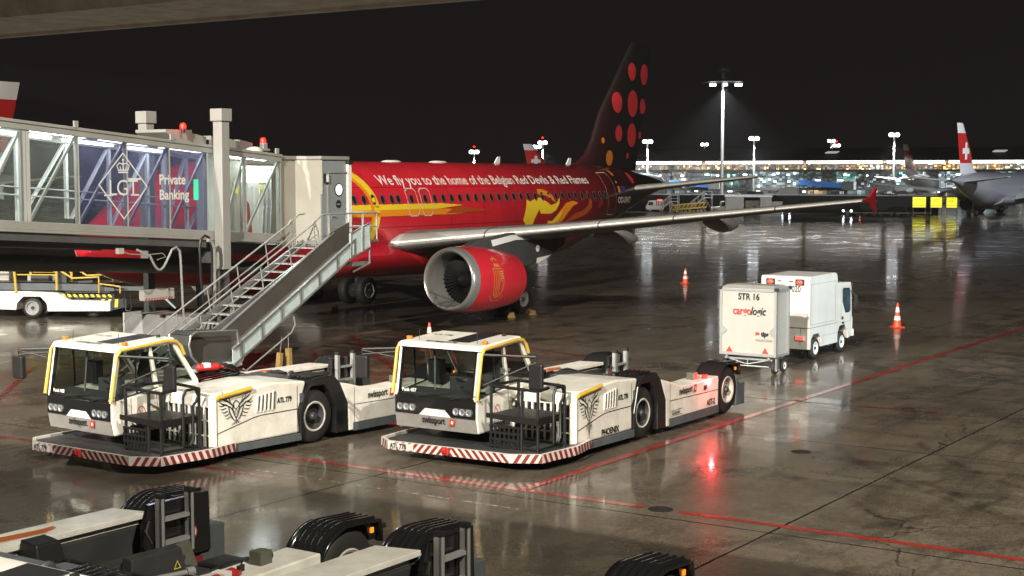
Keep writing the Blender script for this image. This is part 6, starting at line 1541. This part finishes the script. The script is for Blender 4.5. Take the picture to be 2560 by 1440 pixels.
for xx, yy in ((84, 2), (118, 3)):
    m = MB(); m.hexa([(xx, yy, 10.0 + yy*.1), (xx + 2.4, yy, 10.0 + yy*.1), (xx + 2.9, yy + 1, 10.35 + yy*.1), (xx + .5, yy + 1, 10.35 + yy*.1)], [(xx, yy, 10.2 + yy*.1), (xx + 2.4, yy, 10.2 + yy*.1), (xx + 2.9, yy + 1, 10.5 + yy*.1), (xx + .5, yy + 1, 10.5 + yy*.1)]); m.build('skylight', M['skylight'], tm)
# low dark noise wall with a pale coping, yellow signs in front of its end
wl = thing('noise_wall', 'long low black wall with pale coping before the terminal', 'wall', (13, 229, 0), math.atan2(-19, 47))
m = MB(); m.box(0, 51, 0, 1.2, 0, 2.5); m.build('wall_panel', mat('blast_wall_black', (.004, .004, .004), .8), wl)
m = MB(); m.box(0, 51, -.1, 1.3, 2.5, 2.62); m.build('coping', M['grey'], wl)
M['signlit'] = lamp('lit_yellow_sign', (1.0, .92, .03), 1.0)
for i, xx in enumerate((56.6, 58.75, 60.65)):
    t = thing('taxiway_sign', ['lit yellow sign nearest the wing fence, the widest of three', 'lit yellow sign in the middle of a row of three', 'lit yellow sign next to the dark airliner, the narrowest'][i], 'sign', (xx, 206 - i*.8, 0), R(-20), 'lit yellow signs by the taxiway')
    w = (1.75, 1.5, 1.4)[i]
    m = MB(); m.box(-w/2-.1, w/2+.1, 0, .4, .95, 2.5); m.box(-w/2, -w/2+.1, .1, .3, 0, 1); m.box(w/2-.1, w/2, .1, .3, 0, 1); m.build('case', M['ink'], t)
    m = MB(); m.box(-w/2, w/2, -.04, 0, 1.35, 2.42); m.build('face', M['signlit'], t); m = MB(); m.box(-w/2, w/2, -.04, 0, 1.02, 1.28); m.build('face', M['signlit'], t)
    m = MB()
    for k in (-.45, -.3, 0, .15, .4): m.box(k, k+.06, -.05, -.04, 1.85, 1.95)
    m.build('symbol', M['ink'], t)

# lamp masts
M['masthead'] = lamp('mast_floodlight', (.93, .97, 1.0), 14)
M['pole'] = mat('galvanised_pole', (.42, .42, .40), .4, metal=.3)
def mast(x, y, h, lab, big=False, redl=False):
    t = thing('light_mast', lab, 'light mast', (x, y, 0), 0, 'floodlight masts round the apron')
    m = MB(); m.cyl((0, 0, 0), (0, 0, h), .34 if big else .30, .20 if big else .16, n=10); m.build('pole', M['pole'], t, smooth=True)
    if big:
        m = MB(); m.lathe([(0, .2), (0, 3.2), (.18, 3.2), (.5, .5), (1.6, .35), (1.7, 1.2), (2.1, 1.2), (2.1, .001)], (0, 0, h - .4), (0, 0, 1), 24); m.build('head_frame', M['roofdark'], t)
        for dx, dy, s in ((-1.75, -1.2, .8), (.15, -1.8, .5), (2.3, -1.0, .95)):
            m = MB(); m.box(dx - .55*s, dx + .55*s, dy - .3, dy + .3, h - 1.0, h - .65); m.build('floodlight_head', M['masthead'], t)
    else:
        m = MB(); m.box(-.9, .9, -.2, .2, h, h + .25); m.build('head_frame', M['pole'], t)
        for dx in (-.62, .62):
            m = MB(); m.ball((dx, -.1, h - .25), .5, 10, 1, .8, .9); m.build('floodlight_head', M['masthead'], t, smooth=True)
    if redl:
        m = MB(); m.ball((.0, 0, h + .9), .22, 8); m.build('obstruction_lamp', M['redlit'], t)
    l = bpy.data.lights.new('mast_light', 'SPOT'); l.energy = 60000 if big else 26000; l.color = (.93, .97, 1.0); l.shadow_soft_size = .4; l.spot_size = R(115); l.spot_blend = .6
    o = bpy.data.objects.new('mast_light', l); C.objects.link(o); o.parent = t; o.location = (0, -1.2, h - 1.3)
mast(33.1, 234, 20.4, 'tall floodlight mast with wide dark head, standing beyond the red aircraft tail', True)
mast(7.2, 350, 13.5, 'lamp mast with red lamp, beside the red and white far tail', redl=True)
mast(6.2, 372, 13.0, 'thin dimmer lamp mast close beside the one with a red lamp')
mast(29.0, 318, 13.0, 'lamp mast right behind the dotted tail fin')
mast(54.4, 420, 14.6, 'small far lamp mast between the dotted tail and the tall mast')
mast(50.8, 312, 13.5, 'lamp mast before the terminal, next after the tall mast')
mast(90.2, 420, 15.6, 'small far lamp mast with a second thinner one beside it')
mast(92.6, 424, 14.4, 'thin far lamp mast with red lamp over the terminal roof', redl=True)
mast(77.6, 302, 14.0, 'lamp mast before the terminal, beyond the red wingtip fence')
mast(-8.4, 330, 11.0, 'far lamp mast peeping over the fuselage beside a grey blade antenna', redl=True)

# other airliners
def plain(name, c, r=.35, **k): return mat(name, c, r, coat=.4, **k)
def band_fin(name, zlo, zhi, a=(.5, .02, .02), b=(.72, .72, .72), low=(.62, .62, .66)):
    m = mat(name, a, .35, coat=.3); t = m.node_tree; bs = t.nodes['Principled BSDF']
    tc = t.nodes.new('ShaderNodeTexCoord'); sx = t.nodes.new('ShaderNodeSeparateXYZ'); mp = t.nodes.new('ShaderNodeMapRange'); mp.inputs[1].default_value = 5; mp.inputs[2].default_value = 12
    t.links.new(tc.outputs['Object'], sx.inputs[0]); t.links.new(sx.outputs[2], mp.inputs[0])
    r = t.nodes.new('ShaderNodeValToRGB'); r.color_ramp.interpolation = 'CONSTANT'; e = r.color_ramp.elements
    e[0].position = 0; e[0].color = (*low, 1); e[1].position = (zlo - 5) / 7; e[1].color = (*a, 1); q = e.new((zhi - 5) / 7); q.color = (*b, 1)
    t.links.new(mp.outputs[0], r.inputs[0]); t.links.new(r.outputs[0], bs.inputs['Base Color']); return m
M['finrw'] = band_fin('red_fin_white_tip', 6.9, 10.55)
M['finrw2'] = band_fin('red_fin_small_white_tip', 6.3, 10.9)
M['darkfuse'] = plain('dusky_silver_fuselage', (.27, .27, .30), .3)
M['lightfuse'] = plain('pale_fuselage', (.60, .60, .60), .35)
sil = dict(fuse=M['darkfuse'], fin=M['finrw'], wing=M['lightfuse'], edge=M['wingedge'], under=M['lightfuse'], nacelle=M['darkfuse'], lip=M['chrome'], duct=M['duct'], hs=M['letterw'], fence=M['lightfuse'], pylon=M['under'])
a2 = airliner('parked_airliner', 'dark silver airliner seen from behind, red tail with white cross beside the yellow signs', sil, 'red tailed airliners')
def cross(par, cx, cz, s):
    sh = [rect(cx - s*.32, cx + s*.32, cz - s, cz + s), rect(cx - s, cx - s*.32, cz - s*.32, cz + s*.32), rect(cx + s*.32, cx + s, cz - s*.32, cz + s*.32)]
    for sd in (-1, 1): decal('cross_emblem', M['letterw'], par, sh, lambda x, z, sd=sd: fin_pt(x, z, .02, sd), .3, .3)
cross(a2, 33.2, 8.4, 1.05)
def place(o, tail, az):
    """tail tip over a ground point, nose pointing along azimuth az (degrees right of the view axis)"""
    nose = Vector((math.sin(R(az)), math.cos(R(az)), 0)); aft = -nose
    ang = math.atan2(aft.y, aft.x); o.rotation_euler = (0, 0, ang); o.location = Vector((*tail, 0)) - aft * 37.0
place(a2, (53.2, 178.8), 35)
def copy_air(label, tail, az, white=False):
    o = copy_tree(a2); o['label'] = label; place(o, tail, az)
    if white:
        for ch in o.children:
            n = ch.name.split('.')[0]
            if n in ('fuselage', 'belly_fairing', 'engine_nacelle'):
                ch.data = ch.data.copy(); ch.data.materials[0] = M['lightfuse']
    return o
copy_air('pale airliner side on before the terminal, its cross tail between mast and dark airliner', (78.0, 298), 40, True)
copy_air('airliner beyond the boarding bridge roof, only its red tail with white tip showing', (-33.6, 104), 213.6)
copy_air('airliner far behind the red fuselage, only its red and white tail showing', (1.4, 295), 60, True)

# ground equipment on the far stand
sh_ = thing('equipment_shed', 'cream open equipment shed beyond the wing, beside the tall mast', 'shed', (33.2, 211, 0), R(-8))
m = MB(); m.box(-2.8, -.2, 0, 4, 0, 2.35); m.box(-2.8, 3.7, 3.8, 4, 0, 2.35); m.box(2.1, 3.7, 0, 3.8, 0, 2.35); m.build('wall', M['beige'], sh_, bevel=.03)
m = MB(); m.box(-2.9, 3.8, -.2, 4.2, 2.35, 2.62); m.build('roof', M['conew'], sh_, bevel=.03)
m = MB(); m.box(2.4, 2.9, -.03, 0, 0, 2.2); m.build('door', M['grey'], sh_)
m = MB(); m.box(3.75, 5.2, .5, 3, 0, 1.55); m.box(3.7, 5.3, .4, 3.1, 1.55, 1.7); m.build('annex', M['grey'], sh_, bevel=.02)
m = MB(); m.box(.2, .9, 1.6, 2.4, 0, .8); m.box(1.2, 1.6, 1.8, 2.4, 0, 1.1); m.build('stored_cart', M['dark'], sh_, bevel=.05)
vn = thing('airport_van', 'small white van with red stripes, under the red aircraft tail', 'van', (21.5, 222, 0), R(-4))
m = MB(); m.prism([(-1.4, .35), (-1.5, .8), (-1.0, 1.65), (.8, 1.75), (1.1, 1.65), (1.25, .8), (1.2, .35)], 'y', 0, 1.6); m.build('body', M['white2'], vn, bevel=.08)
m = MB(); m.prism([(-1.15, 1.0), (-.9, 1.5), (-.35, 1.5), (-.35, 1.0)], 'y', -.012, 0); m.prism([(.75, 1.0), (.75, 1.5), (1.0, 1.5), (1.1, 1.0)], 'y', -.012, 0); m.build('window', M['gloss'], vn)
m = MB(); m.box(.1, .25, -.012, 0, .9, 1.7); m.box(.4, .55, -.012, 0, .9, 1.7); m.build('stripe', M['inkred'], vn)
m = MB(); m.box(.3, 1.0, .3, 1.3, 1.75, 1.86); m.build('light_bar', M['redtail'], vn)
for x, y, sd in ((-.8, .1, -1), (.8, .1, -1), (-.8, 1.5, 1), (.8, 1.5, 1)): wheel_part('wheel', vn, (x, y, .32), .32, .2, .2, M['grey'], sd)
yl = thing('yellow_loader_frame', 'low yellow lattice loader frame on the far stand behind the wing', 'loader', (25.7, 215, 0), R(6))
m = MB()
for y in (0, 1.6):
    m.bar((-2.4, y, .5), (2.6, y, .8), .12); m.bar((-2.4, y, 1.1), (2.6, y, 1.55), .12)
    for k in range(9): a = -2.4 + k * .6; m.bar((a, y, .5 + k*.036), (a + .5, y, 1.1 + (k+.8)*.05), .09); m.bar((a, y, .1), (a, y, .5), .08)
for k in range(9): m.bar((-2.4 + k*.6, 0, .9), (-2.4 + k*.6, 1.6, .9), .09)
m.build('lattice', M['yellow'], yl)
for x, y, sd in ((-1.8, .1, -1), (1.8, .1, -1), (-1.8, 1.5, 1), (1.8, 1.5, 1)): wheel_part('wheel', yl, (x, y, .3), .3, .2, .18, M['grey'], sd)
def stairs_cart(x, y, h, rz, lab):
    t = thing('mobile_stair', lab, 'mobile stair', (x, y, 0), rz, 'mobile stairs on the far stand')
    m = MB()
    for yy in (0, 1.1):
        m.bar((-h, yy, .3), (0, yy, h), .09); m.bar((-h, yy, 1.2), (0, yy, h + .9), .06); m.bar((0, yy, 0), (0, yy, h + .9), .08); m.bar((1.2, yy, 0), (1.2, yy, h + .9), .08); m.bar((0, yy, h + .9), (1.2, yy, h + .9), .06); m.bar((0, yy, h + .45), (1.2, yy, h + .45), .05); m.bar((0, yy, h), (1.2, yy, .4), .05)
        for k in range(4): m.bar((-h + (k+.5)*h/4, yy, .3 + (k+.5)*(h-.3)/4), (-h + (k+.5)*h/4, yy, 1.2 + (k+.5)*(h-.3)/4), .05)
    m.build('frame', M['alu'], t)
    m = MB()
    for k in range(int(h / .25)): a = -h + k * .25 * h / (h - .2); m.box(a, a + .22, 0, 1.1, .3 + k * .25, .34 + k * .25)
    m.box(0, 1.2, 0, 1.1, h - .04, h); m.build('steps', M['galv'], t)
    for xx in (-h + .3, 1.0): wheel_part('wheel', t, (xx, .05, .2), .2, .12, .1, M['grey'], -1)
stairs_cart(23.6, 220, 1.6, R(4), 'grey mobile stair, lower of two, behind the yellow frame')
stairs_cart(28.3, 218, 2.2, R(2), 'pale mobile stair, taller of two, between yellow frame and white tug')
def tug(x, y, rz, lab, s=1):
    t = thing('baggage_tug', lab, 'tug', (x, y, 0), rz, 'white tugs on the far apron')
    m = MB(); m.prism([(-1.4, .3), (-1.4, .9), (-.2, .95), (-.1, 1.7), (.9, 1.75), (1.1, .95), (1.6, .9), (1.6, .3)], 'y', 0, 1.3); m.build('body', M['white2'], t, bevel=.05)
    m = MB(); m.prism([(.0, 1.0), (.05, 1.6), (.8, 1.62), (.95, 1.0)], 'y', -.012, 0); m.build('window', M['gloss'], t)
    for xx, yy, sd in ((-.9, .08, -1), (1.0, .08, -1), (-.9, 1.22, 1), (1.0, 1.22, 1)): wheel_part('wheel', t, (xx, yy, .33), .33, .22, .18, M['grey'], sd)
    t.scale = (s, s, s); return t
tug(30.2, 214, R(-5), 'small white tug by the foot of the tall mast')
tug(70.5, 218, R(-6), 'long white tug under the dark silver airliner', 1.5)
ct = thing('container_dolly_row', 'row of dark dollies at the end of the black wall beyond the wing', 'dolly', (45.0, 200, 0), R(-18))
m = MB()
for k in range(5): m.box(k*2.2, k*2.2 + 1.9, 0, 1.5, .35, .5); m.box(k*2.2 + .1, k*2.2 + .3, .2, 1.3, .1, .35); m.box(k*2.2 + 1.9, k*2.2 + 2.2, .7, .8, .38, .44)
m.build('platform', M['dark'], ct)
m = MB()
for k in range(5):
    for xx in (.3, 1.6): m.cyl((k*2.2 + xx, .0, .2), (k*2.2 + xx, .15, .2), .2, n=10)
m.build('wheels', M['rubber'], ct)
# small vehicle lamps far across the apron
M['carlamp'] = lamp('vehicle_headlamp', (.85, .93, 1.0), 40)
for x, y, lab in ((42.0, 219, 'far car with lit headlamp before the black wall, near the wingtip'), (47.5, 203.5, 'far car with lit headlamp between wing fence and yellow signs')):
    t = thing('far_car', lab, 'car', (x, y, 0), R(60), 'cars on the far apron')
    m = MB(); m.prism([(-2, .3), (-2, .8), (-1.2, .9), (-.7, 1.4), (.8, 1.4), (1.4, .85), (2.1, .75), (2.1, .3)], 'y', 0, 1.7); m.build('body', M['dark'], t, bevel=.08)
    for yy in (.3, 1.4): m = MB(); m.ball((-2.02, yy, .62), .14, 8, .4, 1, 1); m.build('headlight', M['carlamp'], t)
    for xx, yy, sd in ((-1.3, .1, -1), (1.3, .1, -1), (-1.3, 1.6, 1), (1.3, 1.6, 1)): wheel_part('wheel', t, (xx, yy, .3), .3, .2, .18, M['grey'], sd)

# vans and service trucks parked along the foot of the terminal
def far_van(x, y, rz, tall, mt):
    t = thing('far_van', 'small far service vehicle parked along the foot of the lit terminal', 'van', (x, y, 0), rz, 'vehicles parked along the far terminal')
    h = 2.0 + tall
    m = MB(); m.prism([(-2.6, .4), (-2.6, h), (.8, h), (1.2, h - .1 - tall*.5), (2.0, 1.3), (2.3, 1.2), (2.3, .4)], 'y', 0, 1.9); m.build('body', mt, t, bevel=.06)
    m = MB(); m.prism([(.9, 1.35), (.9, 1.85), (1.3, 1.85), (1.8, 1.35)], 'y', -.012, 0); m.build('window', M['gloss'], t)
    m = MB(); m.ball((2.32, .4, .8), .16, 8, .5, 1, 1); m.build('headlight', M['carlamp2'], t)
    for xx, yy, sd in ((-1.6, .1, -1), (1.3, .1, -1), (-1.6, 1.8, 1), (1.3, 1.8, 1)): wheel_part('wheel', t, (xx, yy, .36), .36, .22, .2, M['grey'], sd)
M['carlamp2'] = lamp('far_headlamp', (1.0, .95, .85), 10)
random.seed(21)
for i in range(12):
    k = 49 + i * 6.6 + random.uniform(-1.5, 1.5); w_ = T0 + TD * k + Vector((-.371, -.928, 0)) * random.uniform(16, 34)
    far_van(w_.x, w_.y, random.choice((R(-21), R(159), R(60))), random.choice((0, .4, 1.0)), random.choice((M['white2'], M['offwhite'], M['grey'], M['dgrey'])))
# ------------------------------------------------------------------ damp night air
hm = bpy.data.materials.new('night_air'); hm.use_nodes = True; t_ = hm.node_tree; t_.nodes.clear()
ho = t_.nodes.new('ShaderNodeOutputMaterial'); pv = t_.nodes.new('ShaderNodeVolumePrincipled')
pv.inputs['Density'].default_value = 0.00019; pv.inputs['Color'].default_value = (.92, .92, .93, 1); pv.inputs['Anisotropy'].default_value = 0.3
t_.links.new(pv.outputs[0], ho.inputs['Volume'])
m = MB(); m.box(-170, 300, -80, 470, -1, 60); struct(m.build('haze', hm), 'stuff')
